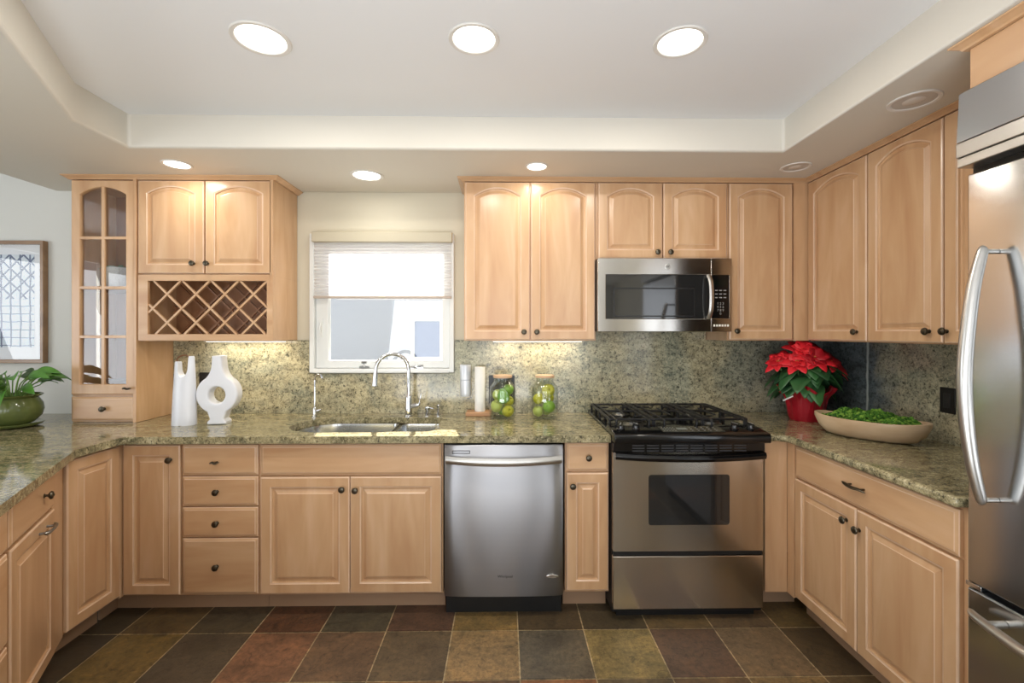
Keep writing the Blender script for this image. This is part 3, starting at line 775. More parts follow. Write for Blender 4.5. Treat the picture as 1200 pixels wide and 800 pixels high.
b.tube(spline([(hxm,-.012,zz0+.004),(hxm+.003,-.034,zz0+.05),(hxm+.004,-.040,(zz0+zz1)/2),(hxm+.003,-.034,zz1-.05),(hxm,-.012,zz1-.004)], 6), .0135, 14, .62)
b.box(hxm-.008, hxm+.008, -.016, -.0003, zz0+.002, zz0+.018); b.box(hxm-.008, hxm+.008, -.016, -.0003, zz1-.018, zz1-.002)
b.build('handle', STEEL_SOFT, dd, smooth=True)
MB().prism(rect(ds + .001, hw, 0, H), 0, .0215, 'xz', [rect(lx(834.2), lx(854.7), lz(373), lz(322))]).build('control_panel', STEEL, o, bevel=.0015)
cp = o.children[-1]
MB().box(lx(834.2)+.0006, lx(854.7)-.0006, .002, .02, lz(373)+.0006, lz(322)-.0006).build('keypad', BLACK, cp)
MB().box(lx(836.5), lx(852.5), .001, .0018, lz(334), lz(328)).build('display', SCREEN, cp)
LET = mat('lettering_grey', (150,148,144), .5); LETD = mat('lettering_dark', (30,30,32), .5)
def text(s, parent, loc, size, m, name='lettering', rot=(R(90),0,0), align='CENTER', ext=.0003, space=1.0, sx=1):
    c_ = bpy.data.curves.new(name, 'FONT'); c_.body = s; c_.size = size; c_.align_x = align; c_.align_y = 'CENTER'; c_.extrude = ext; c_.space_line = space
    o_ = bpy.data.objects.new(name, c_); COL.objects.link(o_); o_.location = loc; o_.rotation_euler = rot; o_.scale = (sx,1,1); c_.materials.append(m); o_.parent = None
    bpy.context.view_layer.update(); me = bpy.data.meshes.new_from_object(o_.evaluated_get(bpy.context.evaluated_depsgraph_get()))
    q_ = bpy.data.objects.new(name, me); COL.objects.link(q_); q_.location = loc; q_.rotation_euler = rot; q_.scale = (sx,1,1); q_.parent = parent; bpy.data.objects.remove(o_); q_.name = name; return q_
text('1 2 3\n4 5 6\n7 8 9\n  0  ', cp, (lx(844.5), .0012, lz(361.5)), .019, LET, 'keypad_digits', space=1.0)
b = MB()
for r_ in range(3):
    for c_ in range(3): b.box(lx(838+c_*5), lx(841.2+c_*5), .0012, .0018, lz(339.5+r_*4.2), lz(340.6+r_*4.2))
b.build('keypad_marks', LET, cp)
b = MB()
for c_ in range(6): b.box(lx(836+c_*3.2), lx(838.1+c_*3.2), -.0006, -.0001, lz(382.4), lz(380))
b.build('button_row', mat('pale_marks', (235,230,220), .4), cp)
b = MB(); mt = Matrix.Rotation(R(90), 4, 'X'); b.lathe([(0,0),(.0155,0),(.0155,.0012),(.0135,.002),(.0128,.0012),(0,.0012)], 28, (lx(782.5), -.0002, lz(312.3)), mat=mt)
b.build('badge', mat('badge_silver', (205,203,198), .3, 1), dd, smooth=True)
text('GE', dd, (lx(782.5), -.0026, lz(312.3)), .0165, mat('badge_ink', (40,40,44), .4), 'badge_letters')

# ------------------------------------------------------------------ range
RF = 2.27; cxr = (RX0 + RX1)/2; hw = (RX1 - RX0)/2 - .002
o = thing('gas_range', 'slide-in gas range with black cooktop and stainless oven door', 'stove', (cxr, RF, 0))
rx = lambda px: xat(px, RF) - cxr
rz = lambda py: at(805, py, RF)[2]
MB().box(-hw + .002, hw - .002, .03, .67, .03, .905).build('body', BLACKM, o, bevel=.002)
MB().box(-hw+.03, hw-.03, .05, .10, 0, .03).build('foot_rail', BLACKM, o)
# oven door with window
def roundrect(x0, x1, z0, z1, r, n=6):
    out = []
    for cx_, cz_, a0 in ((x1-r, z0+r, -90), (x1-r, z1-r, 0), (x0+r, z1-r, 90), (x0+r, z0+r, 180)):
        for k in range(n + 1): a = R(a0 + 90*k/n); out.append((cx_ + r*math.cos(a), cz_ + r*math.sin(a)))
    return out
RSTEEL = steel('range_steel', (200,192,180), .19, .85)
dz0, dz1 = rz(645.5), rz(530)
MB().prism(roundrect(rx(718.5), rx(894.5), dz0, dz1, .004), 0, .029, 'xz', [roundrect(rx(760), rx(855), rz(615), rz(556), .014)]).build('oven_door', RSTEEL, o, bevel=.002)
od = o.children[-1]
MB().prism(roundrect(rx(760)+.0006, rx(855)-.0006, rz(615)+.0006, rz(556)-.0006, .0135), .002, .02, 'xz').build('door_window', DARKGLASS, od)
zc = rz(532.5)
b = MB(); n_ = 16; rs = []
for k in range(n_ + 1):
    q = -1 + 2*k/n_; x_ = q*(hw-.008); y_ = -.030 - .020*(1-q*q); z_ = zc - .010*(1 - q*q)
    rs.append([(x_, y_+.020, z_+.017), (x_, y_+.002, z_+.015), (x_, y_-.004, z_), (x_, y_+.002, z_-.016), (x_, y_+.020, z_-.018)])
b.rings(rs); b.add(rs[0], [(4,3,2,1,0)])
for sg in (-1, 1): b.box(sg*(hw-.008), sg*(hw-.034), -.014, -.0005, zc-.016, zc+.014)
b.build('handle', BLACK, od, bevel=.002)
b = MB().box(-hw+.003, hw-.003, -.004, .0295, rz(529.3), .8825); b.build('vent_strip', BLACK, o, bevel=.002)
vs_ = o.children[-1]; b = MB()
for k in range(8):
    xx = -hw + .09 + k*(2*hw-.18)/8
    for zz in (.869, .856, .843): b.box(xx + .006, xx + (2*hw-.18)/8 - .006, -.0048, -.0042, zz - .003, zz + .003)
b.build('vent_slots', mat('slot_grey', (52,52,54), .4), vs_)
MB().prism(roundrect(rx(718.5), rx(894.5), .058, rz(651.5), .003), 0, .029, 'xz').build('storage_drawer', RSTEEL, o, bevel=.003)
MB().box(-hw+.006, hw-.006, .012, .0295, rz(651)-.001, rz(646)).build('shadow_gap_strip', BLACKM, o)
# cooktop pan: side profile in yz
def strip(prof, x0, x1): return MB().prism(prof, x0, x1, 'yz')
strip([(-.052, .890), (-.055, .905), (-.052, .930), (-.044, .936), (.10, .950), (.13, .945), (.135, .932), (.675, .932), (.675, .908), (.03, .908), (.02, .890)], -hw - .002, hw + .002).build('cooktop', BLACK, o, bevel=.004)
ct = o.children[-1]
sl = (.950 - .936)/.144
kb = MB(); 
kb.lathe([(0,0),(.0215,0),(.0215,.004),(.0185,.006),(.017,.018),(0,.019)], 24); kb.box(-.0045, .0045, -.019, .019, .018, .027)
kob = kb.build('knob', mat('knob_black', (24,24,25), .18), o, smooth=True)
km = MB().box(-.001, .001, -.018, .018, .0272, .0278).build('pointer', mat('knob_mark', (210,210,210), .3, .6), kob)
first = True
for px in (727, 744.5, 860, 879):
    xx = xat(px, RF + .04) - cxr
    if first: k_ = kob; first = False
    else: k_ = copy_tree(kob, o)
    k_.location = (xx, .035, .9445); k_.rotation_euler = (math.atan(sl), 0, R(random.choice([-20, 12, 25])))
cd = MB().box(-.135, .175, -.02, .075, 0, .0012).build('control_glass', DARKGLASS, o, loc=(0, 0, .9385)); cd.rotation_euler = (math.atan(sl), 0, 0); 
cd.location = (0, 0, .9412)
b = MB(); b.box(-.05, .0, .015, .045, .0013, .0018); b.build('display', mat('clock_display', (120,126,120), .3), cd)
b = MB()
for r_ in range(3):
    for c_ in list(range(5)):
        b.box(-.125 + c_*.014, -.118 + c_*.014, .0 + r_*.022, .004 + r_*.022, .0013, .0017)
        b.box(.015 + c_*.030, .024 + c_*.030, .0 + r_*.022, .004 + r_*.022, .0013, .0017)
b.build('touch_keys', mat('key_marks', (170,170,160), .4), cd)
# burners and grates
def burner(x, y, r):
    b = MB(); b.lathe([(0,.9325),(r*1.5,.9325),(r*1.45,.936),(r*1.1,.938),(r*1.05,.946),(0,.946)], 28, (x, y, 0))
    g = b.build('burner', mat('burner_metal', (150,148,142), .35, 1), o, smooth=True)
    MB().lathe([(0,.9465),(r,.9465),(r,.951),(r*.85,.954),(0,.955)], 28, (x, y, 0)).build('burner_cap', IRON, g, smooth=True)
for x_, y_, r_ in ((-.21, .22, .042), (.21, .22, .036), (-.21, .52, .034), (.21, .52, .042)): burner(x_, y_, r_)
def grate(x0, x1):
    b = MB(); y0, y1 = .145, .645; z = .972; r = .0065
    def bar(p, q): 
        b.tube(spline([(p[0],p[1],.934),(p[0],p[1],z-.006),(p[0]+(q[0]-p[0])*.04,p[1]+(q[1]-p[1])*.04,z),((p[0]+q[0])/2,(p[1]+q[1])/2,z),(q[0]+(p[0]-q[0])*.04,q[1]+(p[1]-q[1])*.04,z),(q[0],q[1],z-.006),(q[0],q[1],.934)], 3), r, 8)
    ym = (y0+y1)/2; xm = (x0+x1)/2
    for xx in (x0, x1): bar((xx, y0), (xx, ym)); bar((xx, ym+.006), (xx, y1))
    for yy in (y0, ym, y1): b.tube([(x0, yy, z-.001), (x1, yy, z-.001)], r, 8)
    for cy in (.22, .52):
        for k in range(4):
            a = R(45 + 90*k) if False else R(90*k)
            p1 = (xm + math.cos(a)*.035, cy + math.sin(a)*.035)
            p2 = (x1 if k == 0 else x0 if k == 2 else xm, (y1 if cy > .4 else ym) if k == 1 else (ym if cy > .4 else y0) if k == 3 else cy)
            b.tube([(p1[0], p1[1], z+.002), (p2[0], p2[1], z)], [.004, r], 8)
        for dxx in (-.085, .085):
            bar((xm+dxx, cy-.11 if cy < .4 else cy-.135), (xm+dxx, cy+.15 if cy < .4 else cy+.12))
    return b.build('grate', IRON, o, smooth=True)
grate(-hw+.018, -.135); grate(-.125, .125); grate(.135, hw-.018)

# ------------------------------------------------------------------ dishwasher
DF = 2.303; a0, a1 = xat(520.8, DF), xat(659.8, DF); cxd = (a0+a1)/2; hw = (a1-a0)/2
o = thing('dishwasher', 'stainless steel dishwasher with a bowed bar handle', 'dishwasher', (cxd, DF, 0))
DSTEEL = steel('dishwasher_steel', (158,158,161), .34, .97)
b = MB(); n_ = 24; rs = []; z0_, z1_ = .112, .868
for k in range(n_ + 1):
    q = -1 + 2*k/n_; x_ = q*hw; y_ = -.010*(1 - q**4) + (.004 if abs(q) == 1 else 0); rs.append([(x_, .03, z0_), (x_, y_+.003, z0_), (x_, y_, z0_+.004), (x_, y_, z1_-.006), (x_, y_+.004, z1_), (x_, .03, z1_)])
b.rings(rs); b.add(rs[0], [(5,4,3,2,1,0)])
dr = b.build('door', DSTEEL, o, smooth=True)
MB().box(-hw+.003, hw-.003, .031, .58, .10, .868).build('tub', BLACKM, o)
MB().box(-hw+.002, hw-.002, .055, .075, 0.0, .099).build('toe_kick', BLACKM, o)
zz0 = at(590, 538, DF)[2]
b = MB(); rs = []
for k in range(n_ + 1):
    q = -1 + 2*k/n_; x_ = q*(hw-.008); y_ = -.024 - .026*(1-q*q); z_ = zz0 + .008*q*q - .004
    rs.append([(x_, y_+.010, z_+.019), (x_, y_, z_+.019), (x_, y_-.007, z_+.006), (x_, y_-.007, z_-.008), (x_, y_, z_-.019), (x_, y_+.010, z_-.019)])
b.rings(rs); b.add(rs[0], [(5,4,3,2,1,0)])
for sg in (-1, 1): b.box(sg*(hw-.010), sg*(hw-.035), -.016, .004, zz0-.008, zz0+.018)
b.build('handle', STEEL_SOFT, dr, smooth=True)
p = at(540.5, 529, DF); MB().prism(rect(p[0]-cxd-.045, p[0]-cxd+.045, p[2]-.008, p[2]+.008), -.0105, -.0095, 'xz', [rect(p[0]-cxd-.042, p[0]-cxd+.042, p[2]-.005, p[2]+.005)]).build('indicator_window', BLACKM, dr)
p = at(592, 674, DF); text('Whirlpool', dr, (p[0]-cxd, -.0112, p[2]), .018, LETD, 'lettering')
p = at(647, 674, DF)
b = MB(); b.lathe([(0,0),(.030,0),(.030,.0012),(.027,.0022),(0,.0022)], 36, (p[0]-cxd, -.0065, p[2]), mat=Matrix.Rotation(R(90), 4, 'X'), sy=.30)
b.build('oval_badge', mat('badge_chrome', (225,225,220), .2, 1), dr, smooth=True)
text('Gold', dr, (p[0]-cxd, -.0092, p[2]), .012, mat('badge_dark', (60,58,55), .4), 'badge_letters')

# ------------------------------------------------------------------ refrigerator (faces -X)
o = thing('refrigerator', 'built-in stainless steel refrigerator with curved bar handles at right edge', 'refrigerator', (XF, YF - .035, 0), R(-90))
FW = .915
def fbox(name, x0, x1, y0, y1, z0, z1, m, par=None, bv=.003): return MB().box(x0, x1, y0, y1, z0, z1).build(name, m, par or o, bevel=bv)
fbox('body', 0, FW, .03, XW - .006 - XF, .002, 2.165, BLACKM)
b = MB().prism([(-.022, 2.012), (-.014, 2.165), (.0295, 2.165), (.0295, 2.012)], 0, FW, 'yz'); b.build('grille_panel', STEEL_FRIDGE, o, bevel=.002)
fbox('upper_trim', 0, FW, -.024, .0295, 1.965, 2.010, STEEL_SOFT); fbox('lower_trim', 0, FW, -.02, .0295, 1.935, 1.9645, STEEL_SOFT)
d = fbox('door', .012, FW - .006, 0, .0295, .668, 1.912, STEEL_FRIDGE, bv=.006)
b = MB(); hx = (YF - .035) - 1.305
pts = spline([(hx,-.036,1.672),(hx,-.046,1.655),(hx,-.072,1.55),(hx,-.091,1.40),(hx,-.097,1.29),(hx,-.091,1.17),(hx,-.074,1.05),(hx,-.050,.955),(hx,-.042,.936)], 5)
b.tube([(hx,-.001,1.662),(hx,-.040,1.662)], .007, 12); b.tube([(hx,-.001,.946),(hx,-.046,.946)], .007, 12)
b.tube(pts, [.006 + .0105*math.sin(math.pi*k/(len(pts)-1))**.5 for k in range(len(pts))], 16, 1.15); b.build('handle', STEEL_SOFT, d, smooth=True)
fz = fbox('freezer_drawer', .012, FW - .006, 0, .0295, .09, .652, STEEL_FRIDGE, bv=.006)
pts = spline([(.050,-.030,.600),(.095,-.050,.600),(.25,-.078,.600),(.45,-.090,.600),(.65,-.078,.600),(.80,-.050,.600),(.84,-.030,.600)], 5)
b = MB(); b.tube([(.12,-.001,.6),(.12,-.058,.6)], .01, 12); b.tube([(.77,-.001,.6),(.77,-.058,.6)], .01, 12); b.tube(pts, [.005 + .0105*math.sin(math.pi*k/(len(pts)-1))**.5 for k in range(len(pts))], 16).build('handle', STEEL_SOFT, fz, smooth=True)
fbox('toe_grille', .01, FW-.01, .03, .05, .003, .088, BLACKM)
fbox('hinge', .004, .05, .004, .0296, .6535, .6665, CHROME, bv=.001)
o = thing('refrigerator_side_panel', 'maple end panel between base cabinet and refrigerator', 'cabinet', (XB + .004, 1.4145, 0), R(-90))
MB().box(0, .008, .0, .6, .003, .872).build('panel', WV, o)

# ------------------------------------------------------------------ outlets
def outlet(label, loc, rz, w, h, n):
    o = thing('outlet', label, 'outlet', loc, rz, 'black outlets')
    MB().box(-w/2, w/2, -.006, -.0003, -h/2, h/2).build('cover_plate', PLASTIC, o, bevel=.002)
    for k in range(n):
        cx_ = (k - (n-1)/2)*.046
        r = MB().box(cx_-.0165, cx_+.0165, -.0085, -.0063, -.034, .034).build('receptacle', mat('receptacle', (34,34,35), .35), o, bevel=.002)
        b = MB()
        for zz in (-.019, .019):
            b.box(cx_-.0075, cx_-.0055, -.0090, -.0086, zz-.004, zz+.006); b.box(cx_+.0055, cx_+.0075, -.0090, -.0086, zz-.004, zz+.006)
        b.build('slots', BLACKM, r)
p = at(588, 456, SY); outlet('black wall outlet partly behind the left jar of fruit', (p[0], SY, p[2]), 0, .165, .19*1.0*.95, 2)
p = at(241, 447, SY); outlet('black outlet on the splash behind the ring vase', (p[0], SY, p[2]), 0, .075, .118, 1)
yy = yat(1111.5, SX); p = (SX, yy, EYE - (469-HY)/F*(yy*cs + SX*sn)); outlet('black outlet on the right wall near the refrigerator', p, R(-90), .075, .118, 1)

# ------------------------------------------------------------------ ceiling lamps
def downlight(px, py, z, r, on, label, watts=None):
    v_ = (HY - py)/F; t_ = (z - EYE)/v_; u = (px - CX)/F; x_, y_ = (u*cs + sn)*t_, (cs - u*sn)*t_
    o = thing('recessed_light', label, 'ceiling light', (x_, y_, z), 0, 'recessed ceiling lights')
    MB().lathe([(r*.80,.0),(r*.84,-.004),(r*.97,-.005),(r,-.002),(r,-.0003),(r*.80,-.0003)], 40).build('trim_ring', WHITEM, o, smooth=True)
    if on:
        MB().lathe([(0,-.0006),(r*.5,-.0008),(r*.80,-.0012),(r*.8,-.0003),(0,-.0003)], 40).build('lens', LENS_ON, o, smooth=True)
        light('lamp', 'AREA', (0, 0, -.012), watts or CAN_W, (1, .93, .82), (0, 0, -1), o, shape='DISK', size=r*1.5)
    else:
        b = MB(); b.lathe([(r*.8,-.0015),(r*.62,-.0012),(r*.5,-.0009),(r*.2,-.0006),(0,-.0005)], 40); b.build('reflector', LENS_OFF, o, smooth=True)
        MB().lathe([(0,-.006),(r*.28,-.005),(r*.42,-.0012)], 32).build('bulb', mat('bulb_glass', (214,208,200), .2), o, smooth=True)
downlight(306, 46, ZT, .102, True, 'leftmost lit large recessed light in the raised ceiling')
downlight(555.5, 46, ZT, .092, True, 'middle lit large recessed light in the raised ceiling')
downlight(797, 49.5, ZT, .095, True, 'rightmost lit large recessed light in the raised ceiling')
downlight(207.5, 192.5, ZC, .072, True, 'small lit recessed light above the wine rack cabinet', 2)
downlight(430, 205.5, ZC, .092, True, 'lit recessed light in the soffit above the sink window', 1.3)
downlight(629, 195, ZC, .062, True, 'small lit recessed light above the cabinet right of the window', 1.4)
downlight(932.5, 195.5, ZC, .075, False, 'unlit recessed light in the soffit corner right of the microwave')
downlight(1071, 118, ZC, .085, False, 'unlit recessed light in the soffit nearest the refrigerator')

# ------------------------------------------------------------------ things on the counter
# tall vase with two horns and a gap
p = place_on(216, 497.5); VH = .385
o = thing('handle_vase', 'tall matte white vase with a split notched top and brown cord loop', 'vase', (p[0], p[1], CT + .0005))
b = MB()
cxv = lambda z: .004 * z / VH; hwv = lambda z: .0655 - .004*(z/VH) - .009*(z/VH)**2; dpv = lambda z: .044 - .030*(z/VH)**1.5
def slice_(z, xa, xb, n=14):
    w_ = hwv(z); c_ = cxv(z); pts = []
    for sg in (-1, 1):
        for k in range(n + 1):
            x_ = xa + (xb - xa)*(.5 - .5*math.cos(math.pi*k/n)) if sg < 0 else xb + (xa - xb)*(.5 - .5*math.cos(math.pi*k/n))
            pts.append((x_, sg*dpv(z)*math.sqrt(max(1 - ((x_ - c_)/w_)**2, .0016)), z))
    return pts
zs_ = [0, .004] + [.03*k for k in range(1, 9)] + [.266]
b.rings([slice_(z, cxv(z) - hwv(z)*(.96 if z == 0 else 1), cxv(z) + hwv(z)*(.96 if z == 0 else 1)) for z in zs_]); b.add(slice_(0, -.061, .061), [tuple(range(30))[::-1]])
def horn(sg, ztop, gap):
    rs = []; n = 12
    for k in range(n + 1):
        z = .262 + (ztop - .262)*k/n; c_ = cxv(z); g = gap*math.sin(min(1, (z - .262)/.05)*math.pi/2)**.6 if z > .262 else 0
        e = hwv(z) - (.004 if k == n else 0); g += .002 if k == n else 0
        rs.append(slice_(z, c_ + sg*g, c_ + sg*e) if sg > 0 else slice_(z, c_ - e, c_ - g))
    b.rings(rs)
horn(1, .382, .027); horn(-1, .352, .027)
b.build('body', WHITEC, o, smooth=True)
MB().tube(spline([(-.037,0,.340),(-.036,-.004,.366),(-.012,-.006,.384),(.014,-.004,.386),(.034,0,.366)], 5), .0035, 8).build('cord_loop', mat('brown_cord', (120,78,52), .8), o, smooth=True)
# ring vase
p = place_on(257.5, 496)
o = thing('ring_vase', 'white ceramic ring-shaped vase with round hole and upright neck', 'vase', (p[0], p[1], CT + .0005), R(8))
b = MB(); rc = .168; Rr_ = .107; out = []
base = [(-.048, 0), (.048, 0), (.050, .016), (.036, .030)]
out += base
for k in range(0, 15):
    a = R(-62 + k*(62 + 58)/14); out.append((Rr_*math.cos(a), rc + Rr_*math.sin(a)*1.02))
out += [(.040, rc+.118), (.030, rc+.15), (.026, rc+.20), (.0235, rc+.215), (-.0235, rc+.215), (-.026, rc+.20), (-.030, rc+.15), (-.040, rc+.118)]
for k in range(0, 15):
    a = R(122 + k*(62+58)/14); out.append((Rr_*math.cos(a), rc + Rr_*math.sin(a)*1.02))
out += [(-.036, .030), (-.050, .016)]
hole = [(.043*math.cos(2*math.pi*k/40), rc - .004 + .047*math.sin(2*math.pi*k/40)) for k in range(40)]

out = [(v_.x, v_.y) for v_ in spline([(a_, b_, 0) for a_, b_ in out[4:-2]], 3)]; out = base + out + [(-.036, .030), (-.050, .016)]
def inset(loop, d):
    n = len(loop); r_ = []
    for k in range(n):
        a_, b_, c_ = Vector(loop[k-1]), Vector(loop[k]), Vector(loop[(k+1) % n]); t_ = (c_ - a_).normalized(); r_.append((b_.x - t_.y*d, b_.y + t_.x*d))
    return r_
lay = [(.010, -.040), (.0065, -.0395), (.003, -.037), (.0008, -.033), (0, -.027), (0, .027), (.0008, .033), (.003, .037), (.0065, .0395), (.010, .040)]
for lp, sg in ((out, 1), (hole, -1)): b.rings([[(q[0], y_, q[1]) for q in inset(lp, d_*sg)] for d_, y_ in lay], cap=False)
for y_ in (-.040, .040):
    A_, B_ = inset(out, .010), inset(hole, -.010); tr_ = tessellate_polygon([[Vector((q[0], q[1], 0)) for q in A_], [Vector((q[0], q[1], 0)) for q in B_]])
    b.add([(q[0], y_, q[1]) for q in A_ + B_], [tuple(x_) for x_ in tr_])
b.build('body', WHITEC, o, smooth=True)

# paper towel
p = place_on(563, 484.5)
o = thing('paper_towel_holder', 'slim white paper towel roll upright on a small wooden base', 'paper towel', (p[0], SY - .075, CT + .0005))
MB().box(-.085, .070, -.058, .058, 0, .024).build('wooden_base', LIGHTWOOD, o, bevel=.004)
MB().lathe([(.004,.0245),(.031,.0245),(.032,.03),(.032,.297),(.031,.300),(.014,.300),(.013,.292),(.004,.292)], 36).build('roll', PAPER, o, smooth=True)
MB().lathe([(0,.0245),(.0035,.0245),(.0035,.302),(0,.303)], 12).build('rod', LIGHTWOOD, o, smooth=True)
# wall soap dispenser cylinder
p0, p1 = at(539, 427, SY-.04), at(552, 464, SY-.04)
o = thing('wall_dispenser', 'silver two-section cylinder dispenser mounted on the splash beside the window', 'dispenser', ((p0[0]+p1[0])/2, SY - .038, p1[2]))
hh = p0[2] - p1[2]; rr = .034
SATIN = mat('satin_silver', (214,218,224), .32, .35)
MB().lathe([(0,0),(rr*.9,0),(rr*.97,.006),(rr,.02),(rr,hh*.52),(0,hh*.52)], 32).build('lower_section', SATIN, o, smooth=True)
MB().lathe([(0,hh*.53),(rr*1.03,hh*.53),(rr*1.03,hh*.97),(rr*.98,hh),(0,hh)], 32).build('upper_section', SATIN, o, smooth=True)
MB().box(-.012, .012, rr*.9, .0378, hh*.3, hh*.8).build('wall_bracket', SATIN, o)

# jars of fruit
LIDW = mat('lid_wood', (206,170,136), .5)
def jar_parts(loc, label, rz=0):
    o = thing('glass_jar', label, 'jar', loc, rz, 'glass jars of fruit')
    r = .079; outp = [(0,0),(.062,0),(.074,.006),(r,.02),(r,.165),(.074,.190),(.060,.210),(.052,.219),(.052,.242)]
    inn = [(.048,.242),(.048,.219),(.056,.208),(.070,.188),(.0755,.164),(.0755,.022),(.070,.010),(.058,.006),(0,.006)]
    MB().lathe(outp + inn, 48).build('glass_body', JARG, o, smooth=True)
    MB().lathe([(0,.2425),(.056,.2425),(.057,.245),(.057,.254),(.055,.257),(0,.257)], 40).build('lid', LIDW, o, smooth=True)
    return o
j1 = place_on(589, 489.5); j2 = place_on(638.5, 489.5)
jar_parts((j1[0], j1[1], CT+.0005), 'clear glass jar of green fruit in front of the black outlet')
jar_parts((j2[0], j2[1], CT+.0005), 'clear glass jar of yellow-green fruit nearer the stove')
FG = {'lime': leafmat('lime_skin', (112,160,48), (146,182,70), .35), 'pear': leafmat('pear_skin', (122,172,62), (104,152,52), .4), 'apple': leafmat('pale_apple_skin', (196,204,110), (170,186,84), .35), 'lemon': leafmat('yellow_apple_skin', (200,196,54), (176,172,44), .35)}
STEM = mat('fruit_stem', (84,66,40), .7)
def fruit_proto(kind):
    o = thing(kind if kind != 'lemon' else 'apple', None, None)
    if kind == 'pear':
        MB().lathe([(0,-.036),(.014,-.0355),(.028,-.028),(.035,-.010),(.033,.008),(.024,.024),(.016,.038),(.010,.047),(.003,.048),(0,.046)], 28).build('flesh', FG[kind], o, smooth=True)
        MB().tube([(0,0,.045),(.002,0,.052),(.006,0,.060)], .0016, 6).build('stem', STEM, o)
    elif kind == 'lime':
        MB().lathe([(0,-.035),(.006,-.034),(.018,-.029),(.029,-.016),(.032,0),(.029,.016),(.018,.029),(.006,.034),(0,.036)], 28).build('flesh', FG[kind], o, smooth=True)
        MB().lathe([(0,.0355),(.003,.0355),(.002,.038),(0,.0382)], 8).build('stem', STEM, o)
    else:
        MB().lathe([(0,-.026),(.008,-.029),(.018,-.028),(.029,-.015),(.033,.002),(.030,.018),(.019,.028),(.009,.028),(.003,.023),(0,.021)], 28).build('flesh', FG[kind], o, smooth=True)
        MB().tube([(0,0,.020),(.001,0,.028),(.003,0,.036)], .0014, 6).build('stem', STEM, o)
    return o
PRO = {}
FQ = []
def fruit(*a): FQ.append(list(a))
def place_fruit(kind, cat, j, dx, dy, dz, sc, rot, label):
    if kind not in PRO: PRO[kind] = fruit_proto(kind); o = PRO[kind]
    else: o = copy_tree(PRO[kind])
    o.location = (j[0]+dx, j[1]+dy, CT+.0075+dz); o.scale = (sc,)*3; o.rotation_euler = tuple(R(a) for a in rot)
    tag(o, label, cat, 'fruit in the glass jars')
fruit('apple', 'apple', j1, -.030, -.020, .035, 1.05, (20,10,0), 'pale green apple at the bottom front left of the left jar')
fruit('lemon', 'apple', j1, .034, -.010, .034, 1.02, (60,20,10), 'yellow-green apple at the bottom right of the left jar')
fruit('lime', 'lime', j1, .000, .040, .034, .95, (80,0,40), 'dark lime at the bottom back of the left jar')
fruit('apple', 'apple', j1, -.036, .004, .098, 1.0, (-40,20,0), 'pale green apple in the upper left of the left jar')
fruit('pear', 'pear', j1, .022, -.026, .094, 1.02, (8,-12,0), 'bright green pear leaning against the front glass of the left jar')
fruit('lemon', 'apple', j1, .036, .024, .100, .95, (30,40,0), 'yellowish apple tucked behind the pear in the left jar')
fruit('lime', 'lime', j1, .008, .012, .150, 1.0, (70,0,20), 'green lime on top of the pile in the left jar')
fruit('lime', 'lime', j2, .020, -.026, .036, 1.12, (75,0,-20), 'bright green lime at the front bottom of the right jar')
fruit('apple', 'apple', j2, -.040, -.006, .032, .92, (10,-20,0), 'pale apple low at the left of the right jar')
fruit('apple', 'apple', j2, .004, .042, .032, .92, (40,10,0), 'pale apple at the back bottom of the right jar')
fruit('lemon', 'apple', j2, -.030, -.018, .092, .98, (-20,-30,0), 'yellow-green apple against the left glass of the right jar')
fruit('lemon', 'apple', j2, .040, .010, .088, .92, (10,50,30), 'olive-yellow apple at the right side of the right jar')
fruit('lemon', 'apple', j2, .012, -.014, .146, 1.12, (70,10,0), 'large yellow apple on top of the pile in the right jar')

for a in FQ: a[6] *= 1.05
for it in range(400):
    for a in FQ:
        for c_ in FQ:
            if a is c_ or a[2] is not c_[2]: continue
            d_ = Vector(a[3:6]) - Vector(c_[3:6]); need = .0345*(a[6] + c_[6]) + (.004 if 'pear' in (a[0], c_[0]) else 0)
            if d_.length < need:
                p_ = d_.normalized()*(need - d_.length)*.5
                for q in range(3): a[3+q] += p_[q]; c_[3+q] -= p_[q]
        r_ = math.hypot(a[3], a[4]); m_ = .0735 - .0335*a[6]
        if r_ > m_: a[3] *= m_/r_; a[4] *= m_/r_
        a[5] = min(max(a[5], .0345*a[6]), .160)
for a in FQ: place_fruit(*a)

# leaves
def leaf(mb, base, d, L, Wd, droop=.4, fold=.25, up=(0,0,1), n=7, tip=1.0, shape=None):
    d = Vector(d).normalized(); side = d.cross(Vector(up))
    side = side.normalized() if side.length > 1e-3 else Vector((1,0,0)); nn = side.cross(d).normalized()
    vs = []
    for k in range(n + 1):
        t_ = k/n; w_ = Wd/2*((shape(t_)) if shape else math.sin(math.pi*min(1, t_**.8))**.8)
        c_ = Vector(base) + d*L*t_ - Vector((0,0,1))*droop*L*t_*t_
        vs += [c_ - side*w_ + nn*w_*fold, c_, c_ + side*w_ + nn*w_*fold]
    fs = []
    for k in range(n):
        a = 3*k; fs += [(a, a+1, a+4, a+3), (a+1, a+2, a+5, a+4)]
    mb.add(vs, fs)
def thick(o, t=.0008):
    m = o.modifiers.new('thick', 'SOLIDIFY'); m.thickness = t; return o

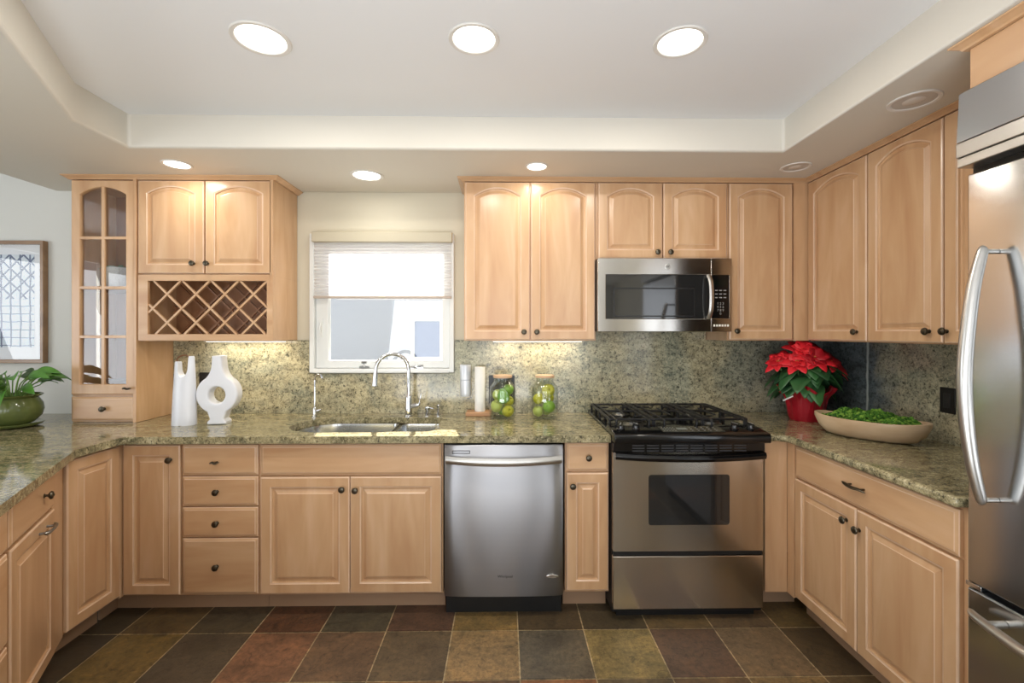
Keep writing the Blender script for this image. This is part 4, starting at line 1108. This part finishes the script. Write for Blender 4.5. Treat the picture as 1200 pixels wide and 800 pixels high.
# poinsettia
p = place_on(940, 490.5)
o = thing('poinsettia', 'red poinsettia plant in a red foil-wrapped pot in the corner', 'plant', (p[0], p[1] - .03, CT + .0005))
b = MB(); rs = []; NS = 48
for (r, z, ru) in [(.0,.0,0),(.082,.0,.002),(.090,.02,.003),(.100,.08,.004),(.108,.13,.006),(.118,.150,.010),(.135,.172,.016),(.140,.190,.020),(.120,.178,.012),(.100,.150,.006),(.09,.14,.0)]:
    rs.append([((r + ru*math.sin(k*2*math.pi*9/NS)*.7 + ru*.5*math.sin(k*2*math.pi*17/NS))*math.cos(2*math.pi*k/NS), (r + ru*math.sin(k*2*math.pi*9/NS)*.7 + ru*.5*math.sin(k*2*math.pi*17/NS))*math.sin(2*math.pi*k/NS), z + (ru*1.2*math.sin(k*2*math.pi*5/NS) if z > .14 else 0)) for k in range(NS)])
b.rings(rs); FOIL = mat('red_foil', (178,16,40), .28, .25); FOIL.node_tree.nodes['Principled BSDF'].inputs['Coat Weight'].default_value = .5
t = NT(FOIL); t.bump(t.noise(t.coords((1,1,.35)), 40, 4, .6), .7, .01)
b.build('foil_wrap', FOIL, o, smooth=True)
MB().lathe([(0,.1405),(.085,.1405),(.04,.155),(0,.16)], 20).build('soil', mat('soil', (40,30,24), .9), o)
random.seed(11)
GREEN = leafmat('poinsettia_green', (40,84,52), (58,112,56), .45); RED = leafmat('poinsettia_red', (206,18,36), (228,36,50), .5)
for m_, a_, b_ in ((GREEN, (30,66,40), (66,118,62)), (RED, (158,10,26), (232,40,52))):
    t = NT(m_); t.link(t.ramp(t.n('ShaderNodeNewGeometry').outputs['Random Per Island'], [(0, lin(a_)), (1, lin(b_))]), t.b.inputs['Base Color'])
lf = MB(); rd = MB(); st = MB(); fl = MB()
ov = lambda t_: (math.sin(math.pi*min(1, t_**.75))**.85)*(1 + .25*math.sin(3*math.pi*t_)**2)
for k in range(46):
    a = random.uniform(0, 2*math.pi); z = random.uniform(.21, .34); r0 = random.uniform(.04, .09)
    leaf(lf, (math.cos(a)*r0, math.sin(a)*r0, z), (math.cos(a), math.sin(a), random.uniform(-.75, .15)), random.uniform(.12, .165), random.uniform(.08, .105), .45, .25, shape=ov)
heads = [(-.085,-.06,.335,.9),(.0,-.075,.36,1.05),(.10,-.05,.335,1.0),(-.10,.04,.35,.9),(.03,.04,.405,1.15),(.12,.05,.35,1.0),(-.03,-.02,.40,1.05),(.065,-.0,.385,1.0),(.165,-.01,.30,.85),(-.15,-.0,.33,.8)]
for hx_, hy_, hz_, s_ in [(a*1.08, b_*1.08, c_ + .006, d_*1.22) for a, b_, c_, d_ in heads]:
    st.tube([(hx_*.3, hy_*.3, .15), (hx_*.8, hy_*.8, hz_-.08), (hx_, hy_, hz_)], .004, 6)
    ph = random.uniform(0, 1)
    nv = Vector((hx_*5, hy_*4 - .55, .85)).normalized(); e1 = nv.cross(Vector((0, 1, .3))).normalized(); e2 = nv.cross(e1)
    for k in range(13):
        lower = k < 7; a = 2*math.pi*(k + ph)/(7 if lower else 6); L_ = (.082 if lower else .055)*s_*random.uniform(.85, 1.15)
        dd_ = e1*math.cos(a) + e2*math.sin(a) + nv*random.uniform(.0, .3)*(1 if lower else 2)
        leaf(rd, Vector((hx_, hy_, hz_)) + nv*(0 if lower else .006), dd_, L_, .047*s_, .12, .25, up=nv, n=6, shape=ov)
    for k in range(5):
        a = random.uniform(0, 6.28); fl.lathe([(0,-.004),(.004,0),(0,.005)], 8, (hx_ + .008*math.cos(a), hy_ + .008*math.sin(a), hz_ + .010))
st.build('stems', mat('plant_stem', (74,104,52), .6), o)
thick(lf.build('leaves', GREEN, o, smooth=True)); thick(rd.build('red_bracts', RED, o, smooth=True)); fl.build('flower_buds', mat('bud_yellow', (178,170,60), .6), o, smooth=True)
b = MB().box(-.135, -.070, -.106, -.104, .155, .162); tg_ = b.build('price_card', PAPER, o); tg_.rotation_euler = (0, R(-22), R(6)); tg_.location = (-.035, 0, .035)

# dough bowl with moss
bc = Vector((1.775, 2.215)); bang = math.atan2(-.30, .23); HL, HWd, BH = .232, .118, .092
o = thing('dough_bowl', 'long oval pale wood dough bowl on the right counter', 'bowl', (bc.x, bc.y, CT + .0005), bang)
def oval(sx, sy, z, lift=0, N=56):
    out = []
    for k in range(N):
        a = 2*math.pi*k/N; c_, s_ = math.cos(a), math.sin(a)
        out.append((sx*(abs(c_)**.9)*math.copysign(1, c_), sy*(abs(s_)**1.0)*math.copysign(1, s_), z + lift*abs(c_)**3))
    return out
b = MB(); b.rings([oval(.001,.001,.0), oval(HL*.62,HWd*.5,0), oval(HL*.78,HWd*.72,.010), oval(HL*.92,HWd*.90,.040,.004), oval(HL,HWd,BH*.85,.010), oval(HL,HWd,BH,.012), oval(HL*.97,HWd*.95,BH+.003,.012), oval(HL*.93,HWd*.88,BH-.004,.010), oval(HL*.85,HWd*.75,.045), oval(HL*.6,HWd*.5,.022), oval(.001,.001,.02)])
BW = wood('bowl_wood', (.8, 3, 3), (206,180,148), (184,154,120), (222,200,170))
b.build('bowl_shell', BW, o, smooth=True)
random.seed(5); b = MB()
for k in range(2200):
    a = random.uniform(0, 2*math.pi); q = math.sqrt(random.random()); x_ = q*math.cos(a)*HL*.86; y_ = q*math.sin(a)*HWd*.80
    z_ = BH - .010 + .036*(1-q**3)*random.uniform(.65, 1.2) + .017*math.sin(x_*48 + 1.5*math.sin(y_*30))*math.cos(y_*52)
    r = random.uniform(.004, .010)
    vs = []; N_ = 6
    for z2, rr_ in ((-.6, .6), (.1, 1.0), (.75, .55)):
        for m in range(N_): aa = 2*math.pi*m/N_ + random.random()*.6; g = r*rr_*random.uniform(.7, 1.25); vs.append((x_ + g*math.cos(aa), y_ + g*math.sin(aa), z_ + r*z2*random.uniform(.8, 1.3)))
    fs = [(m, (m+1) % N_, N_+(m+1) % N_, N_+m) for m in range(N_)] + [(N_+m, N_+(m+1) % N_, 2*N_+(m+1) % N_, 2*N_+m) for m in range(N_)] + [tuple(2*N_+m for m in range(N_))]
    b.add(vs, fs)
MOSS = leafmat('moss', (62,118,22), (112,160,44), .9)
t = NT(MOSS); ri_ = t.n('ShaderNodeNewGeometry').outputs['Random Per Island']; t.link(t.ramp(ri_, [(0, lin((38,84,18))), (.5, lin((74,124,30))), (1, lin((130,168,62)))]), t.b.inputs['Base Color']); t.bump(t.noise(t.coords(), 350, 3, .7), .8, .003)
mo = b.build('moss', MOSS, None); mo.location = (bc.x, bc.y, CT + .0005); mo.rotation_euler = (0, 0, bang)
tag(mo, 'mound of bright green preserved moss filling the wooden bowl', 'moss', None, 'stuff')

# potted plant at left edge
gp = place_on(12, 497); gx, gy = gp[0] - .0, 2.55
o = thing('potted_plant', 'leafy green plant in a glazed olive pot and saucer at the left edge', 'plant', (xat(14, 2.55), 2.55, CT + .0005))
OL = leafmat('olive_glaze', (84,98,52), (112,122,70), .12)
MB().lathe([(0,0),(.09,0),(.120,.010),(.128,.022),(.122,.024),(.088,.014),(0,.012)], 44).build('saucer', OL, o, smooth=True)
MB().lathe([(0,.0145),(.070,.0145),(.090,.024),(.118,.058),(.127,.092),(.122,.125),(.108,.150),(.104,.158),(.118,.166),(.124,.172),(.120,.176),(.104,.168),(.098,.150),(0,.145)], 48).build('pot', OL, o, smooth=True)
MB().lathe([(0,.155),(.06,.154),(.0975,.1505)], 24).build('soil', mat('potting_soil', (46,36,28), .9), o)
PL = leafmat('lily_leaf', (66,122,44), (104,160,64), .35)
lf = MB(); st = MB(); random.seed(21)
lan = lambda t_: math.sin(math.pi*min(1, t_**.85))**.75
spec = [(-.1, .9, .30), (.2, .2, .26), (-.6, .35, .2), (1.0, .8, .2), (-2.2, .7, .22), (2.6, .8, .2)]
for k in range(34):
    a = R(30) + random.random()*R(300); r0 = random.uniform(.0, .05); rise = random.uniform(.05, .13); out_ = random.uniform(.04, .11)
    b0 = (math.cos(a)*r0, math.sin(a)*r0, .152); b1 = (math.cos(a)*(r0+out_), math.sin(a)*(r0+out_), .16 + rise)
    st.tube(spline([b0, ((b0[0]+b1[0])/2, (b0[1]+b1[1])/2, .16+rise*.7), b1], 4), .0028, 6)
    leaf(lf, b1, (math.cos(a), math.sin(a), random.uniform(.1, .7)), random.uniform(.11, .16), random.uniform(.048, .066), random.uniform(.35, .7), .3, shape=lan, n=9, up=(random.uniform(-.3,.3), random.uniform(-1, -.3), .7))
for a, rise, L_, dz in ((R(-8), .115, .15, .45), (R(-22), .06, .125, .2), (R(-170), .11, .15, .4), (R(15), .13, .13, .5)):
    b0 = (.03*math.cos(a), .03*math.sin(a), .152); b1 = (.10*math.cos(a), .10*math.sin(a), .16 + rise)
    st.tube(spline([b0, (.05*math.cos(a), .05*math.sin(a), .16+rise*.6), b1], 4), .003, 6)
    leaf(lf, b1, (math.cos(a), math.sin(a), dz), L_, .052, .45, .25, shape=lan, n=10, up=(0, -.8, .6))
thick(lf.build('leaves', PL, o, smooth=True)); st.build('stems', mat('lily_stem', (120,160,80), .5), o, smooth=True)

# plant inside the glass cabinet
zs = at(120, 337, YU)[2] + .0085
o = thing('small_potted_plant', 'small green plant in a white textured pot on the upper shelf inside the glass cabinet', 'plant', (xat(137, YU+.16), YU + .16, zs))
WP = mat('white_textured_pot', (206,208,204), .4); t = NT(WP); t.bump(t.n('ShaderNodeTexVoronoi', {'Vector': t.coords(), 'Scale': 90}).outputs[0], .9, .004)
MB().lathe([(0,0),(.050,0),(.056,.01),(.063,.11),(.065,.125),(.060,.125),(.055,.115),(0,.112)], 36).build('pot', WP, o, smooth=True)
lf = MB(); random.seed(3)
for k in range(26):
    a = random.uniform(0, 6.28); leaf(lf, (.02*math.cos(a), .02*math.sin(a), .11), (math.cos(a), math.sin(a), random.uniform(.4, 1.6)), random.uniform(.05, .085), .022, .5, .3)
thick(lf.build('leaves', leafmat('fern_green', (58,104,52), (84,130,70)), o, smooth=True))
o = thing('serving_bowl', 'small brown bowl on the lowest shelf inside the glass cabinet', 'bowl', (xat(140, YU+.15), YU + .15, gz0 + .0205))
MB().lathe([(0,0),(.03,0),(.035,.006),(.055,.03),(.062,.052),(.058,.052),(.05,.03),(.03,.012),(0,.010)], 32).build('bowl_shell', mat('bowl_brown', (120,100,84), .4), o, smooth=True)

# framed art on the dining wall
AX1 = xat(57, YW); az1, az0 = at(40, 283, YW)[2], at(40, 425, YW)[2]; AW = .62
o = thing('framed_picture', 'wood-framed indigo lattice print with wide white mat at the left edge', 'picture', (AX1 - AW/2, YW - .001, (az0+az1)/2))
hh = (az1 - az0)/2; hw = AW/2
FRW = wood('frame_wood', (1, 3, 2), (150,118,84), (120,90,62), (172,138,100))
MB().prism(rect(-hw, hw, -hh, hh), -.034, -.0005, 'xz', [rect(-hw+.022, hw-.022, -hh+.022, hh-.022)]).build('frame', FRW, o, bevel=.003)
MB().box(-hw+.023, hw-.023, -.012, -.002, -hh+.023, hh-.023).build('mat_board', mat('mat_board', (228,230,232), .8), o)
ART = mat('lattice_print', (205,214,222), .6); t = NT(ART)
tc = t.n('ShaderNodeSeparateXYZ', {0: t.coords((1,1,1))}); u_, w_ = tc.outputs[0], tc.outputs[2]
def band(e_, per, wd):
    fr_ = t.math('FRACT', t.math('ADD', t.math('MULTIPLY', e_, 1/per), 20)); return t.math('LESS_THAN', t.math('ABSOLUTE', t.math('SUBTRACT', fr_, .5)), wd)
wob = t.math('MULTIPLY', t.math('SUBTRACT', t.noise(t.coords(), 9, 3, .5), .5), .02)
s1_ = t.math('ADD', t.math('ADD', u_, w_), wob); s2_ = t.math('ADD', t.math('SUBTRACT', u_, w_), wob)
diag = t.math('MAXIMUM', band(s1_, .085, .09), band(s2_, .085, .09)); vert = band(t.math('ADD', u_, wob), .06, .09)
upper_ = t.math('GREATER_THAN', w_, .02)
hor = band(t.math('ADD', w_, wob), .05, .05)
low = t.math('MAXIMUM', vert, hor)
ink = t.math('ADD', t.math('MULTIPLY', upper_, t.math('MAXIMUM', diag, vert)), t.math('MULTIPLY', t.math('SUBTRACT', 1, upper_), low))
bgc = t.ramp(t.noise(t.coords(), 5, 3, .5), [(.35, lin((196,210,220))), (.6, lin((218,224,226))), (.7, lin((180,206,204)))])
t.link(t.mix(t.math('MINIMUM', ink, 1), bgc, lin((62,78,112))), t.b.inputs['Base Color'])
MB().box(-hw+.075, hw-.075, -.0135, -.0122, -hh+.10, hh-.085).build('print', ART, o)
MB().box(-hw+.0225, hw-.0225, -.020, -.018, -hh+.0225, hh-.0225).build('glazing', PANE, o)
bpy.context.view_layer.update()
